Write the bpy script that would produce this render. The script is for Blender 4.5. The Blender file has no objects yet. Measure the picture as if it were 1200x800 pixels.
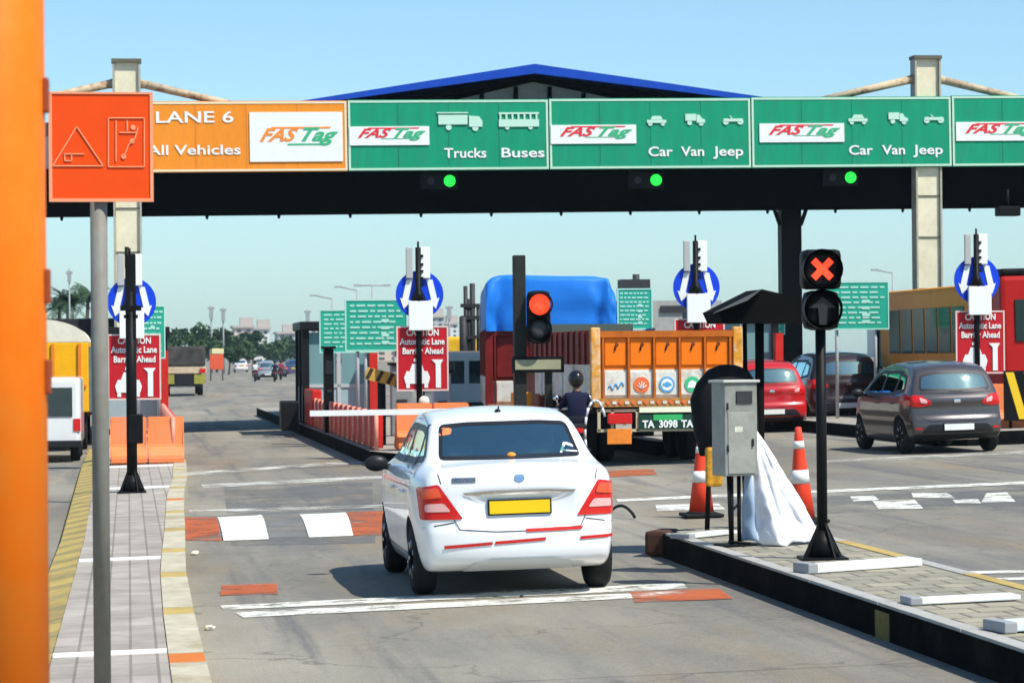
import bpy, bmesh, math, random
from mathutils import Vector, Matrix, noise
from mathutils.bvhtree import BVHTree
R = math.radians
rnd = random.Random(7)
sc = bpy.context.scene
COL = sc.collection

# ------------------------------------------------------------------ camera, sky, sun
LENS_PX = 3200.0                       # focal length in pixels of a 1200 px wide picture
CAM_H, SLOPE = 2.07, 0.02              # eye height; crossfall of the plaza to the right
YAW, PITCH, ROLL = math.atan(450/3200), math.atan(16/3200), -0.009
cam = bpy.data.cameras.new('camera'); cam_o = bpy.data.objects.new('camera', cam); COL.objects.link(cam_o)
cam.sensor_width = 36; cam.lens = LENS_PX/1200*36; cam.clip_start = 0.1; cam.clip_end = 6000
CAMR = Matrix.Rotation(-YAW, 3, 'Z') @ Matrix.Rotation(math.pi/2 + PITCH, 3, 'X') @ Matrix.Rotation(ROLL, 3, 'Z')
cam_o.matrix_world = Matrix.Translation((0, 0, CAM_H)) @ CAMR.to_4x4()
cam.dof.use_dof = True; cam.dof.focus_distance = 27; cam.dof.aperture_fstop = 7.0
sc.camera = cam_o

SUN_DIR = Vector((0.40, -0.40, 0.82)).normalized()      # towards the sun
w = bpy.data.worlds.new('World'); sc.world = w; w.use_nodes = True
nt = w.node_tree; nt.nodes.clear()
wo = nt.nodes.new('ShaderNodeOutputWorld'); bg = nt.nodes.new('ShaderNodeBackground'); sky = nt.nodes.new('ShaderNodeTexSky')
sky.sky_type = 'NISHITA'; sky.sun_disc = False
sky.sun_elevation = math.asin(SUN_DIR.z); sky.sun_rotation = math.atan2(SUN_DIR.x, SUN_DIR.y)
sky.air_density = 1.0; sky.dust_density = 0.6; sky.ozone_density = 1.6; sky.altitude = 0
bg.inputs['Strength'].default_value = 0.125
tint = nt.nodes.new('ShaderNodeMix'); tint.data_type = 'RGBA'; tint.blend_type = 'MULTIPLY'; tint.inputs[0].default_value = 1; tint.inputs[7].default_value = (.76, .98, 1.10, 1)
nt.links.new(sky.outputs[0], tint.inputs[6]); nt.links.new(tint.outputs[2], bg.inputs[0]); nt.links.new(bg.outputs[0], wo.inputs[0])
sun = bpy.data.lights.new('sun', 'SUN'); sun.energy = 5.0; sun.angle = R(0.5); sun.color = (1, .95, .86)
sun_o = bpy.data.objects.new('sun', sun); COL.objects.link(sun_o)
sun_o.rotation_euler = SUN_DIR.to_track_quat('Z', 'Y').to_euler()
sc.view_settings.view_transform = 'Standard'; sc.view_settings.look = 'None'
sc.view_settings.gamma = 1; sc.view_settings.exposure = 0.30
sc.render.engine = 'CYCLES'
sc.cycles.max_bounces = 8; sc.cycles.transparent_max_bounces = 12
sc.cycles.volume_bounces = 0
try: sc.cycles.use_denoising = True
except Exception: pass

# ------------------------------------------------------------------ geometry of the place
def gz(x): return SLOPE*max(-25.0, min(40.0, x))
def ray(px, py):
    return CAMR @ Vector(((px-600)/LENS_PX, -(py-400)/LENS_PX, -1)).normalized()
def at(px, py, h=0.0):                  # point of the sloping plaza plane (raised by h)
    d = ray(px, py); t = (CAM_H-h)/(SLOPE*d.x - d.z)
    return Vector((0, 0, CAM_H)) + d*t
def atd(px, py, Y):                     # point at distance Y down the road
    d = ray(px, py); return Vector((0, 0, CAM_H)) + d*(Y/d.y)

# ------------------------------------------------------------------ materials
MATS = {}
def mat(name, col, rough=.6, metal=0, noise=0.0, ns=4.0, bump=0.0, bs=30.0, coat=0, spec=.22, stretch=(1,1,1), dirt=None, dirt_amt=0.0, dirt_s=1.5, emit=0):
    if name in MATS: return MATS[name]
    m = bpy.data.materials.new(name); m.use_nodes = True; N = m.node_tree.nodes; L = m.node_tree.links
    p = N['Principled BSDF']; c = tuple(col)+(1,) if len(col) == 3 else col
    p.inputs['Base Color'].default_value = c; p.inputs['Roughness'].default_value = rough
    p.inputs['Metallic'].default_value = metal
    if coat: p.inputs['Coat Weight'].default_value = coat; p.inputs['Coat Roughness'].default_value = .04
    if spec is not None: p.inputs['Specular IOR Level'].default_value = spec
    if emit: p.inputs['Emission Color'].default_value = c; p.inputs['Emission Strength'].default_value = emit
    tc = N.new('ShaderNodeTexCoord'); mp = N.new('ShaderNodeMapping'); mp.inputs['Scale'].default_value = stretch
    L.new(tc.outputs['Object'], mp.inputs[0]); out = None
    if noise:
        nz = N.new('ShaderNodeTexNoise'); nz.inputs['Scale'].default_value = ns; nz.inputs['Detail'].default_value = 6
        nz.inputs['Roughness'].default_value = .65
        L.new(mp.outputs[0], nz.inputs[0]); mr = N.new('ShaderNodeMapRange')
        mr.inputs[1].default_value = .3; mr.inputs[2].default_value = .7; mr.inputs[3].default_value = 1-noise; mr.inputs[4].default_value = 1+noise
        L.new(nz.outputs[0], mr.inputs[0]); mx = N.new('ShaderNodeVectorMath'); mx.operation = 'SCALE'
        mx.inputs[0].default_value = c[:3]; L.new(mr.outputs[0], mx.inputs['Scale']); out = mx.outputs[0]
    if dirt_amt:
        n2 = N.new('ShaderNodeTexNoise'); n2.inputs['Scale'].default_value = dirt_s; n2.inputs['Detail'].default_value = 8; n2.inputs['Roughness'].default_value = .7
        L.new(mp.outputs[0], n2.inputs[0]); r2 = N.new('ShaderNodeMapRange'); r2.inputs[1].default_value = .48; r2.inputs[2].default_value = .68; r2.inputs[4].default_value = dirt_amt
        L.new(n2.outputs[0], r2.inputs[0]); mm = N.new('ShaderNodeMix'); mm.data_type = 'RGBA'
        L.new(r2.outputs[0], mm.inputs[0])
        if out: L.new(out, mm.inputs[6])
        else: mm.inputs[6].default_value = c
        mm.inputs[7].default_value = tuple(dirt)+(1,); out = mm.outputs[2]
    if out: L.new(out, p.inputs['Base Color'])
    if bump:
        nb = N.new('ShaderNodeTexNoise'); nb.inputs['Scale'].default_value = bs; nb.inputs['Detail'].default_value = 5
        L.new(mp.outputs[0], nb.inputs[0]); b = N.new('ShaderNodeBump'); b.inputs['Strength'].default_value = bump; b.inputs['Distance'].default_value = .02
        L.new(nb.outputs[0], b.inputs['Height']); L.new(b.outputs[0], p.inputs['Normal'])
    MATS[name] = m; return m
def worn(name, col, thr=.5, sc_=3.0, base=.9, rough=.7):      # road paint with patches worn away
    if name in MATS: return MATS[name]
    m = mat(name, col, rough, noise=.15, ns=6); N = m.node_tree.nodes; L = m.node_tree.links
    tc = N.new('ShaderNodeTexCoord'); nz = N.new('ShaderNodeTexNoise'); nz.inputs['Scale'].default_value = sc_; nz.inputs['Detail'].default_value = 9; nz.inputs['Roughness'].default_value = .75
    L.new(tc.outputs['Object'], nz.inputs[0]); mr = N.new('ShaderNodeMapRange'); mr.inputs[1].default_value = thr-.08; mr.inputs[2].default_value = thr+.08
    mr.inputs[3].default_value = base; mr.inputs[4].default_value = 0
    L.new(nz.outputs[0], mr.inputs[0]); L.new(mr.outputs[0], N['Principled BSDF'].inputs['Alpha']); return m

def paved(name, c1, c2, mortar, bw, bh, off=0.0, ms=.02):
    m = mat(name, c1, .85); N = m.node_tree.nodes; L = m.node_tree.links; p = N['Principled BSDF']
    tc = N.new('ShaderNodeTexCoord'); br = N.new('ShaderNodeTexBrick'); br.offset = off
    br.inputs['Scale'].default_value = 1; br.inputs['Brick Width'].default_value = bw; br.inputs['Row Height'].default_value = bh
    br.inputs['Mortar Size'].default_value = ms; br.inputs['Color1'].default_value = tuple(c1)+(1,); br.inputs['Color2'].default_value = tuple(c2)+(1,)
    br.inputs['Mortar'].default_value = tuple(mortar)+(1,); L.new(tc.outputs['Object'], br.inputs[0])
    nz = N.new('ShaderNodeTexNoise'); nz.inputs['Scale'].default_value = 3; nz.inputs['Detail'].default_value = 8; L.new(tc.outputs['Object'], nz.inputs[0])
    mr = N.new('ShaderNodeMapRange'); mr.inputs[1].default_value = .3; mr.inputs[2].default_value = .7; mr.inputs[3].default_value = .78; mr.inputs[4].default_value = 1.15
    L.new(nz.outputs[0], mr.inputs[0]); v = N.new('ShaderNodeVectorMath'); v.operation = 'SCALE'
    L.new(br.outputs[0], v.inputs[0]); L.new(mr.outputs[0], v.inputs['Scale']); L.new(v.outputs[0], p.inputs['Base Color']); return m

def road_material():
    m = mat('road_concrete', (.3,.29,.26), .82); N = m.node_tree.nodes; L = m.node_tree.links; p = N['Principled BSDF']
    tc = N.new('ShaderNodeTexCoord')
    def nz(scale, stretch, lo, hi, detail=8, rough=.65):
        mp = N.new('ShaderNodeMapping'); mp.inputs['Scale'].default_value = stretch; L.new(tc.outputs['Object'], mp.inputs[0])
        n = N.new('ShaderNodeTexNoise'); n.inputs['Scale'].default_value = scale; n.inputs['Detail'].default_value = detail; n.inputs['Roughness'].default_value = rough
        L.new(mp.outputs[0], n.inputs[0]); r = N.new('ShaderNodeMapRange'); r.inputs[1].default_value = lo; r.inputs[2].default_value = hi; L.new(n.outputs[0], r.inputs[0]); return r.outputs[0]
    def mix(f, a, b):
        x = N.new('ShaderNodeMix'); x.data_type = 'RGBA'; L.new(f, x.inputs[0])
        for s, i in ((a, 6), (b, 7)):
            if isinstance(s, tuple): x.inputs[i].default_value = s+(1,)
            else: L.new(s, x.inputs[i])
        return x.outputs[2]
    base = mix(nz(.22, (1,.35,1), .38, .62), (.15,.138,.108), (.30,.275,.212))
    brown = mix(nz(.35, (1.6,.3,1), .50, .70), base, (.22,.16,.09))      # mud dragged along the lanes
    oil = mix(nz(.8, (1,.13,1), .50, .68), brown, (.125,.122,.118))          # tyre and oil streaks
    tyre_ = mix(nz(1.9, (1,.035,1), .52, .68, 5), oil, (.105,.10,.098))
    oil = tyre_
    fine = mix(nz(14, (1,1,1), .3, .75, 4), oil, (.29,.275,.24))
    mm = N.new('ShaderNodeMix'); mm.data_type = 'RGBA'; mm.inputs[0].default_value = .35; L.new(oil, mm.inputs[6]); L.new(fine, mm.inputs[7])
    vo = N.new('ShaderNodeTexVoronoi'); vo.feature = 'DISTANCE_TO_EDGE'; vo.inputs['Scale'].default_value = .34
    wn = N.new('ShaderNodeTexNoise'); wn.inputs['Scale'].default_value = 1.2; wn.inputs['Detail'].default_value = 6; L.new(tc.outputs['Object'], wn.inputs[0])
    wm = N.new('ShaderNodeVectorMath'); wm.operation = 'MULTIPLY_ADD'; wm.inputs[1].default_value = (1.6,1.6,0); L.new(wn.outputs['Color'], wm.inputs[0]); L.new(tc.outputs['Object'], wm.inputs[2]); L.new(wm.outputs[0], vo.inputs[0])
    cr_ = N.new('ShaderNodeMapRange'); cr_.inputs[1].default_value = .002; cr_.inputs[2].default_value = .007; cr_.inputs[3].default_value = .55; cr_.inputs[4].default_value = 0; L.new(vo.outputs['Distance'], cr_.inputs[0])
    ck = N.new('ShaderNodeMix'); ck.data_type = 'RGBA'; ck.inputs[7].default_value = (.10,.09,.075,1); L.new(cr_.outputs[0], ck.inputs[0]); L.new(mm.outputs[2], ck.inputs[6])
    gr = nz(70, (1,1,1), .25, .75, 3); gm_ = N.new('ShaderNodeMapRange'); gm_.inputs[3].default_value = .72; gm_.inputs[4].default_value = 1.28; L.new(gr, gm_.inputs[0])
    gv = N.new('ShaderNodeVectorMath'); gv.operation = 'SCALE'; L.new(ck.outputs[2], gv.inputs[0]); L.new(gm_.outputs[0], gv.inputs['Scale'])
    # expansion joints across and along the slabs
    br = N.new('ShaderNodeTexBrick'); br.offset = 0; br.inputs['Scale'].default_value = 1; br.inputs['Brick Width'].default_value = 400; br.inputs['Row Height'].default_value = 6.0
    br.inputs['Mortar Size'].default_value = .018; br.inputs['Color1'].default_value = (1,1,1,1); br.inputs['Color2'].default_value = (.93,.93,.94,1); br.inputs['Mortar'].default_value = (.62,.6,.56,1)
    mp = N.new('ShaderNodeMapping'); mp.inputs['Location'].default_value = (3.1,1.2,0); L.new(tc.outputs['Object'], mp.inputs[0]); L.new(mp.outputs[0], br.inputs[0])
    ml = N.new('ShaderNodeMix'); ml.data_type = 'RGBA'; ml.blend_type = 'MULTIPLY'; ml.inputs[0].default_value = 1
    L.new(gv.outputs[0], ml.inputs[6]); L.new(br.outputs[0], ml.inputs[7]); L.new(ml.outputs[2], p.inputs['Base Color'])
    b = N.new('ShaderNodeBump'); b.inputs['Strength'].default_value = .35; b.inputs['Distance'].default_value = .01
    L.new(nz(40, (1,1,1), 0, 1, 3), b.inputs['Height']); L.new(b.outputs[0], p.inputs['Normal']); return m

WHITE = lambda: mat('white_paint', (.8,.8,.77), .45, noise=.05)
def S(name, *a, **k): return mat(name, *a, **k)
black = mat('black_steel', (.007,.007,.0075), .5, noise=.3, ns=8, spec=.12)
darkg = mat('dark_grey', (.035,.036,.04), .55, noise=.25)
galv = mat('galvanised_grey', (.20,.195,.17), .6, 0, noise=.12, ns=9, dirt=(.2,.15,.1), dirt_amt=.5, dirt_s=5)
whitep = mat('white_paint', (.8,.8,.77), .45, noise=.05)
rubber = mat('rubber', (.014,.014,.014), .85, noise=.3, ns=20)
chrome = mat('chrome', (.75,.75,.76), .12, 1)
redp = mat('red_paint', (.55,.02,.015), .5, noise=.15, ns=6, dirt=(.16,.06,.04), dirt_amt=.6, dirt_s=3)
glassd = mat('dark_glass', (.015,.035,.04), .04, 0, coat=1, spec=.8)

# ------------------------------------------------------------------ mesh helpers
class MB:
    def __init__(s): s.b = bmesh.new()
    def box(s, c, d, rz=0, rx=0, ry=0, bev=0, taper=None, mi=0):
        M = Matrix.Translation(c) @ Matrix.Rotation(rz, 4, 'Z') @ Matrix.Rotation(rx, 4, 'X') @ Matrix.Rotation(ry, 4, 'Y') @ Matrix.Diagonal((d[0], d[1], d[2], 1))
        r = bmesh.ops.create_cube(s.b, size=1, matrix=Matrix())
        vs = r['verts']
        if taper:
            for v in vs:
                if v.co.z > 0: v.co.x *= taper[0]; v.co.y *= taper[1]
        for v in vs: v.co = M @ v.co
        fs = {f for v in vs for f in v.link_faces}
        for f in fs: f.material_index = mi
        if bev:
            es = list({e for v in vs for e in v.link_edges})
            r2 = bmesh.ops.bevel(s.b, geom=es, offset=bev, segments=2, affect='EDGES', profile=.6)
        return s
    def span(s, x0, x1, y0, y1, z0, z1, bev=0, mi=0):
        return s.box(((x0+x1)/2, (y0+y1)/2, (z0+z1)/2), (x1-x0, y1-y0, z1-z0), bev=bev, mi=mi)
    def bar(s, p, q, r, r2=None, n=12, mi=0, square=False):
        p = Vector(p); q = Vector(q); d = q-p; L = d.length
        if L < 1e-6: return s
        M = Matrix.Translation((p+q)/2) @ d.to_track_quat('Z', 'Y').to_matrix().to_4x4()
        r2 = r if r2 is None else r2
        if square:
            rr = bmesh.ops.create_cube(s.b, size=1, matrix=M @ Matrix.Diagonal((2*r, 2*r2, L, 1)))
        else:
            rr = bmesh.ops.create_cone(s.b, cap_ends=True, segments=n, radius1=r, radius2=r2, depth=L, matrix=M)
        for v in rr['verts']:
            for f in v.link_faces:
                f.material_index = mi
                if not square and len(f.verts) == 4: f.smooth = True
        return s
    def ball(s, c, r, sx=1, sy=1, sz=1, n=12, mi=0):
        rr = bmesh.ops.create_uvsphere(s.b, u_segments=n*2, v_segments=n, radius=r, matrix=Matrix.Translation(c) @ Matrix.Diagonal((sx, sy, sz, 1)))
        for v in rr['verts']:
            for f in v.link_faces: f.smooth = True; f.material_index = mi
        return s
    def lathe(s, prof, c=(0,0,0), axis='Z', n=32, mi=0, smooth=True, caps=True):     # prof: (r, h)
        A = {'Z': Matrix(), 'X': Matrix.Rotation(math.pi/2, 4, 'Y'), 'Y': Matrix.Rotation(-math.pi/2, 4, 'X')}[axis]
        M = Matrix.Translation(c) @ A; rings = []
        for r, h in prof:
            rings.append([s.b.verts.new(M @ Vector((r*math.cos(2*math.pi*k/n), r*math.sin(2*math.pi*k/n), h))) for k in range(n)])
        for a, b in zip(rings, rings[1:]):
            for k in range(n):
                f = s.b.faces.new((a[k], a[(k+1) % n], b[(k+1) % n], b[k])); f.smooth = smooth; f.material_index = mi
        for rg, flip in (((rings[0], True), (rings[-1], False)) if caps else ()):
            f = s.b.faces.new(rg[::-1] if flip else rg); f.material_index = mi
        return s
    def prism(s, pts, y0, y1, plane='XZ', mi=0, bev=0):        # outline with thickness
        def P(a, b, t): return {'XZ': (a, t, b), 'YZ': (t, a, b), 'XY': (a, b, t)}[plane]
        A = [s.b.verts.new(P(a, b, y0)) for a, b in pts]; B = [s.b.verts.new(P(a, b, y1)) for a, b in pts]
        fs = [s.b.faces.new(A), s.b.faces.new(B[::-1])]
        n = len(pts)
        for k in range(n): fs.append(s.b.faces.new((A[k], B[k], B[(k+1) % n], A[(k+1) % n])))
        for f in fs: f.material_index = mi
        if bev: bmesh.ops.bevel(s.b, geom=list({e for f in fs for e in f.edges}), offset=bev, segments=2, affect='EDGES')
        return s
    def quad(s, pts, mi=0):
        f = s.b.faces.new([s.b.verts.new(p) for p in pts]); f.material_index = mi; return s
    def mesh(s, name, mats, normals=True):
        if normals: bmesh.ops.recalc_face_normals(s.b, faces=s.b.faces)
        m = bpy.data.meshes.new(name); s.b.to_mesh(m); s.b.free()
        for x in (mats if isinstance(mats, (list, tuple)) else [mats]): m.materials.append(x)
        return m
    def build(s, name, mats, parent=None, normals=True, label=None):
        o = bpy.data.objects.new(name, s.mesh(name, mats, normals)); COL.objects.link(o)
        if parent: o.parent = parent
        if label: o['label'] = label
        return o
def tag(o, label, cat, group=None, kind=None):
    if label: o['label'] = label
    if cat: o['category'] = cat
    if group: o['group'] = group
    if kind: o['kind'] = kind
    return o
def thing(name, label, cat, loc=(0,0,0), rz=0, group=None, lean=False):
    o = bpy.data.objects.new(name, None); COL.objects.link(o); o.empty_display_size = .2
    o.location = loc; o.rotation_euler = (0, -math.atan(SLOPE) if lean else 0, rz)
    return tag(o, label, cat, group)
def dup(root, label=None, loc=None, rz=None, group=None):
    kids = {}
    for o in COL.objects: kids.setdefault(o.parent, []).append(o)
    def cp(o, par):
        c = o.copy(); COL.objects.link(c)
        if par: c.parent = par
        for k in kids.get(o, []): cp(k, c)
        return c
    r = cp(root, None)
    if label: r['label'] = label
    if loc is not None: r.location = loc
    if rz is not None: r.rotation_euler.z = rz
    if group: r['group'] = group
    return r
def structure(mb, name, mats, **k):
    o = mb.build(name, mats, **k); o['kind'] = 'structure'; return o
def recolour(root, swap):
    for o in COL.objects:
        p = o
        while p.parent: p = p.parent
        if p is root and o.type == 'MESH' and any(s.material and s.material.name in swap for s in o.material_slots):
            o.data = o.data.copy()
            for i, m in enumerate(o.data.materials):
                if m and m.name in swap: o.data.materials[i] = swap[m.name]
def lettering(s, size, m, parent, loc, rot=(math.pi/2, 0, 0), bold=0.0, shear=0.0, align='LEFT', width=None, name='lettering', depth=.004, spacing=1.0):
    c = bpy.data.curves.new('lettering', 'FONT'); c.body = s; c.size = size; c.extrude = depth; c.offset = bold; c.shear = shear
    c.align_x = align; c.resolution_u = 3; c.space_character = spacing
    o = bpy.data.objects.new('tmp', c); COL.objects.link(o); bpy.context.view_layer.update()
    me = bpy.data.meshes.new_from_object(o.evaluated_get(bpy.context.evaluated_depsgraph_get()))
    bpy.data.objects.remove(o); me.name = name; me.materials.clear(); me.materials.append(m)
    if width:
        xs = [v.co.x for v in me.vertices]; k = width/max(1e-6, max(xs)-min(xs))
        for v in me.vertices: v.co.x *= k
    o = bpy.data.objects.new(name, me); COL.objects.link(o); o.parent = parent; o.location = loc; o.rotation_euler = rot
    return o
def evaluated(o, name):
    bpy.context.view_layer.update()
    me = bpy.data.meshes.new_from_object(o.evaluated_get(bpy.context.evaluated_depsgraph_get())); me.name = name; return me

# ------------------------------------------------------------------ ground, road, haze
earth = mat('dusty_earth', (.21,.18,.12), .95, noise=.3, ns=.3, bump=.4, bs=4, dirt=(.08,.11,.04), dirt_amt=.8, dirt_s=.05)
road = road_material()
XS = [-1500, -25, -10, 0, 10, 25, 40, 1500]
g = MB()
for a, b in zip(XS, XS[1:]):
    for y0, y1 in ((-120, 200), (200, 3000)):
        g.quad([(a, y0, gz(a)-.03), (b, y0, gz(b)-.03), (b, y1, gz(b)-.03), (a, y1, gz(a)-.03)])
structure(g, 'ground', earth)
g = MB()
for a, b in zip(XS[1:-1], XS[2:-1]):
    g.quad([(a, -40, gz(a)), (b, -40, gz(b)), (b, 1600, gz(b)), (a, 1600, gz(a))])
structure(g, 'road', road)
hz = MB(); hz.span(-1450, 1450, -110, 2900, -3, 70)
ho = hz.build('haze', mat('haze_air', (.5,.6,.7), 1)); tag(ho, 'thin bluish haze in the air over the toll plaza', 'haze', kind='stuff')
hm = MATS['haze_air']; hn = hm.node_tree; hn.nodes.clear()
out = hn.nodes.new('ShaderNodeOutputMaterial'); pv = hn.nodes.new('ShaderNodeVolumePrincipled')
pv.inputs['Color'].default_value = (.66,.90,1,1); pv.inputs['Density'].default_value = .00014; pv.inputs['Anisotropy'].default_value = 0
hn.links.new(pv.outputs[0], out.inputs['Volume'])

def mark(pts, name, m, lift=.004, h=0.0, sub=1):         # painted marking lying on the road
    P = [at(x, y, h) for x, y in pts]; g = MB(); g.quad([p+Vector((0,0,lift)) for p in P]); return g.build(name, m)
wpaint = worn('road_white', (.76,.75,.66), .55, 3.2)
wsolid = worn('road_white_solid', (.78,.77,.68), .64, 1.5)
wfaint = worn('road_white_faint', (.66,.65,.58), .5, 1.8, .8)
rpaint = worn('road_red', (.46,.11,.035), .55, 1.2, .85)
patchm = worn('road_patch', (.17,.17,.165), .50, .5, .7)
MK = [
 ('stop_line', wpaint, [(262,715),(806,690),(800,683),(258,710)]),
 ('stop_line', wpaint, [(285,724),(830,697),(815,692),(275,718)]),
 ('hump_stripe', rpaint, [(200,633),(259,634),(252,605),(198,607)]),
 ('hump_stripe', wsolid, [(262,634),(315,632),(304,603),(252,605)]),
 ('hump_stripe', wsolid, [(362,630),(414,628),(402,600),(347,602)]),
 ('hump_stripe', rpaint, [(414,628),(470,626),(456,598),(402,600)]),
 ('hump_edge_line', wfaint, [(222,601),(470,594),(469,591),(221,598)]),
 ('road_patch', patchm, [(270,640),(440,636),(436,565),(262,570)]),
 ('lane_line', wfaint, [(214,558),(446,541),(444,538),(214,554)]),
 ('lane_line', wfaint, [(238,572),(450,561),(448,557),(236,568)]),
 ('red_patch', rpaint, [(258,698),(326,696),(324,684),(260,686)]),
 ('red_patch', rpaint, [(744,706),(860,702),(842,690),(738,694)]),
 ('hump_stripe', wpaint, [(770,599),(850,597),(842,590),(768,592)]),
 ('lane_line', wpaint, [(724,588),(1210,567),(1208,564),(722,585)]),
 ('stop_line', wpaint, [(1080,674),(1240,671),(1238,668),(1072,671)]),
 ('stop_line', wpaint, [(1100,682),(1240,679),(1238,676),(1090,679)]),
 ('lane_line', wfaint, [(960,543),(1230,530),(1228,527),(958,540)]),
 ('hump_stripe', wpaint, [(1000,588),(1030,586),(1024,581),(996,582)]),
 ('hump_stripe', wpaint, [(1030,597),(1082,596),(1072,586),(1022,587)]),
 ('hump_stripe', wpaint, [(1070,583),(1120,584),(1110,578),(1068,578)]),
 ('hump_stripe', wpaint, [(1120,590),(1150,590),(1146,585),(1116,586)]),
 ('hump_stripe', wpaint, [(1150,589),(1190,588),(1180,577),(1156,578)]),
 ('road_patch', patchm, [(860,606),(1230,592),(1226,572),(860,584)]),
 ('red_patch', rpaint, [(700,560),(770,556),(765,549),(700,553)]),
]
HF = ((200,634),(470,626)); HB = ((198,605),(456,597))
def humped(pts, name, m, lift):                       # marking that rides over the speed hump
    P = [at(x, y) for x, y in pts]; g = MB(); n = 10; rows = []
    for j in range(n+1):
        f = j/n; a = P[0].lerp(P[3], f); b = P[1].lerp(P[2], f); up = Vector((0, 0, .085*math.sin(math.pi*f)+lift))
        rows.append((g.b.verts.new(a+up), g.b.verts.new(b+up)))
    for (a, b), (c, d) in zip(rows, rows[1:]): g.b.faces.new((a, b, d, c)).smooth = True
    g.build(name, m)['kind'] = 'structure'
humped([(197,634),(474,626),(462,597),(196,606)], 'speed_hump', mat('hump_asphalt', (.15,.148,.14), .85, noise=.25, ns=3, dirt=(.22,.17,.1), dirt_amt=.6, dirt_s=1), .002)
for k, (n, m, P) in enumerate(MK):
    if n == 'hump_stripe' and P[0][0] < 500: humped(P, n, m, .008)
    else: mark(P, n, m, .003 if m is patchm else .007 + .0005*(k % 3))['kind'] = 'structure'

# ------------------------------------------------------------------ kerbed islands
pave_l = paved('pale_pavers', (.38,.34,.29), (.31,.275,.235), (.22,.195,.16), .17, .62, ms=.010)
pave_r = paved('yellowed_pavers', (.33,.30,.22), (.24,.225,.18), (.13,.12,.09), .3, .3, .5, ms=.014)
cream = mat('kerb_cream', (.46,.42,.31), .85, noise=.18, ns=5, dirt=(.24,.18,.09), dirt_amt=.8, dirt_s=1.4)
ochre = mat('kerb_ochre', (.44,.32,.10), .8, noise=.15, ns=5, dirt=(.22,.15,.07), dirt_amt=.5)
brick = mat('kerb_orange', (.55,.16,.03), .8, noise=.15)
kblack = mat('kerb_black', (.005,.005,.0055), .85, noise=.4, ns=6, dirt=(.05,.042,.03), dirt_amt=.3, dirt_s=2, spec=.02)
kgrey = mat('kerb_grey', (.36,.35,.32), .8, noise=.15, ns=8)
HL = .15
def xr(Y):      # right edge of the left island
    P = [(5,.47),(20,.47),(25,.50),(31,.62),(38,.74),(44,.92),(50,1.03),(95,1.03)]
    for (a, u), (b, v) in zip(P, P[1:]):
        if Y <= b: return u+(v-u)*max(0, Y-a)/(b-a)
    return 1.03
def xl(Y):
    P = [(5,-.80),(20,-.76),(30,-.74),(50,-.86),(95,-.9)]
    for (a, u), (b, v) in zip(P, P[1:]):
        if Y <= b: return u+(v-u)*max(0, Y-a)/(b-a)
    return -.9
def strip(name, m, Ya, Yb, fa, fb, z0, z1, step=1.0):
    g = MB(); n = max(1, int((Yb-Ya)/step)); ys = [Ya+(Yb-Ya)*k/n for k in range(n+1)]
    for a, b in zip(ys, ys[1:]):
        T = [(fa(a),a),(fb(a),a),(fb(b),b),(fa(b),b)]
        lo = [g.b.verts.new((x, y, gz(x)+z0)) for x, y in T]; hi = [g.b.verts.new((x, y, gz(x)+z1)) for x, y in T]
        g.b.faces.new(hi)
        for i in range(4): g.b.faces.new((lo[i], lo[(i+1) % 4], hi[(i+1) % 4], hi[i]))
    bmesh.ops.remove_doubles(g.b, verts=g.b.verts, dist=.0005)
    o = g.build(name, m); o['kind'] = 'structure'; return o
strip('pavement', pave_l, 5, 95, lambda y: xl(y)+.26, lambda y: xr(y)-.23, -.02, HL)
yy = 8.0; k = 0
while yy < 90:      # painted kerb stones along our lane
    L = 2.7+.25*math.sin(k*2.1); s = .55
    strip('kerb_stone', cream, yy, yy+L, lambda y: xr(y)-.228, lambda y: xr(y), -.02, HL+.012, 1.4)
    strip('kerb_stone', brick if k in (2, 8) else ochre, yy+L+.012, yy+L+s, lambda y: xr(y)-.228, lambda y: xr(y)-.002, -.02, HL+.010, 1)
    yy += L+s+.012; k += 1
def kerb_left():
    g = MB(); y = 8.0
    while y < 60:
        for a, b, mi in ((y, y+.62, 0), (y+.63, y+1.05, 1)):
            x0, x1 = xl(y), xl(y)+.258
            V = [(x0-.05,a,gz(x0)-.02),(x0,a,gz(x0)+.11),(x1,a,gz(x1)+HL+.006),(x1,a,gz(x1)-.02)]
            A = [g.b.verts.new(p) for p in V]; B = [g.b.verts.new((p[0], b, p[2])) for p in V]
            fs = [g.b.faces.new(A), g.b.faces.new(B[::-1])]+[g.b.faces.new((A[i], B[i], B[(i+1) % 4], A[(i+1) % 4])) for i in range(4)]
            for f in fs: f.material_index = mi
        y += 1.06
    structure(g, 'kerb', [mat('kerb_yellow', (.42,.31,.09), .8, noise=.2, ns=4, dirt=(.2,.15,.08), dirt_amt=.7), mat('kerb_olive', (.27,.22,.09), .85, noise=.25)])
kerb_left()
for py in (765, 655, 572, 547):     # white strips laid across the pavement
    p = at(150, py, HL); strip('pavement_strip', whitep, p.y-.05*p.y/12, p.y+.05*p.y/12, lambda y: xl(y)+.265, lambda y: xr(y)-.235, HL-.01, HL+.015, .5)
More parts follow.
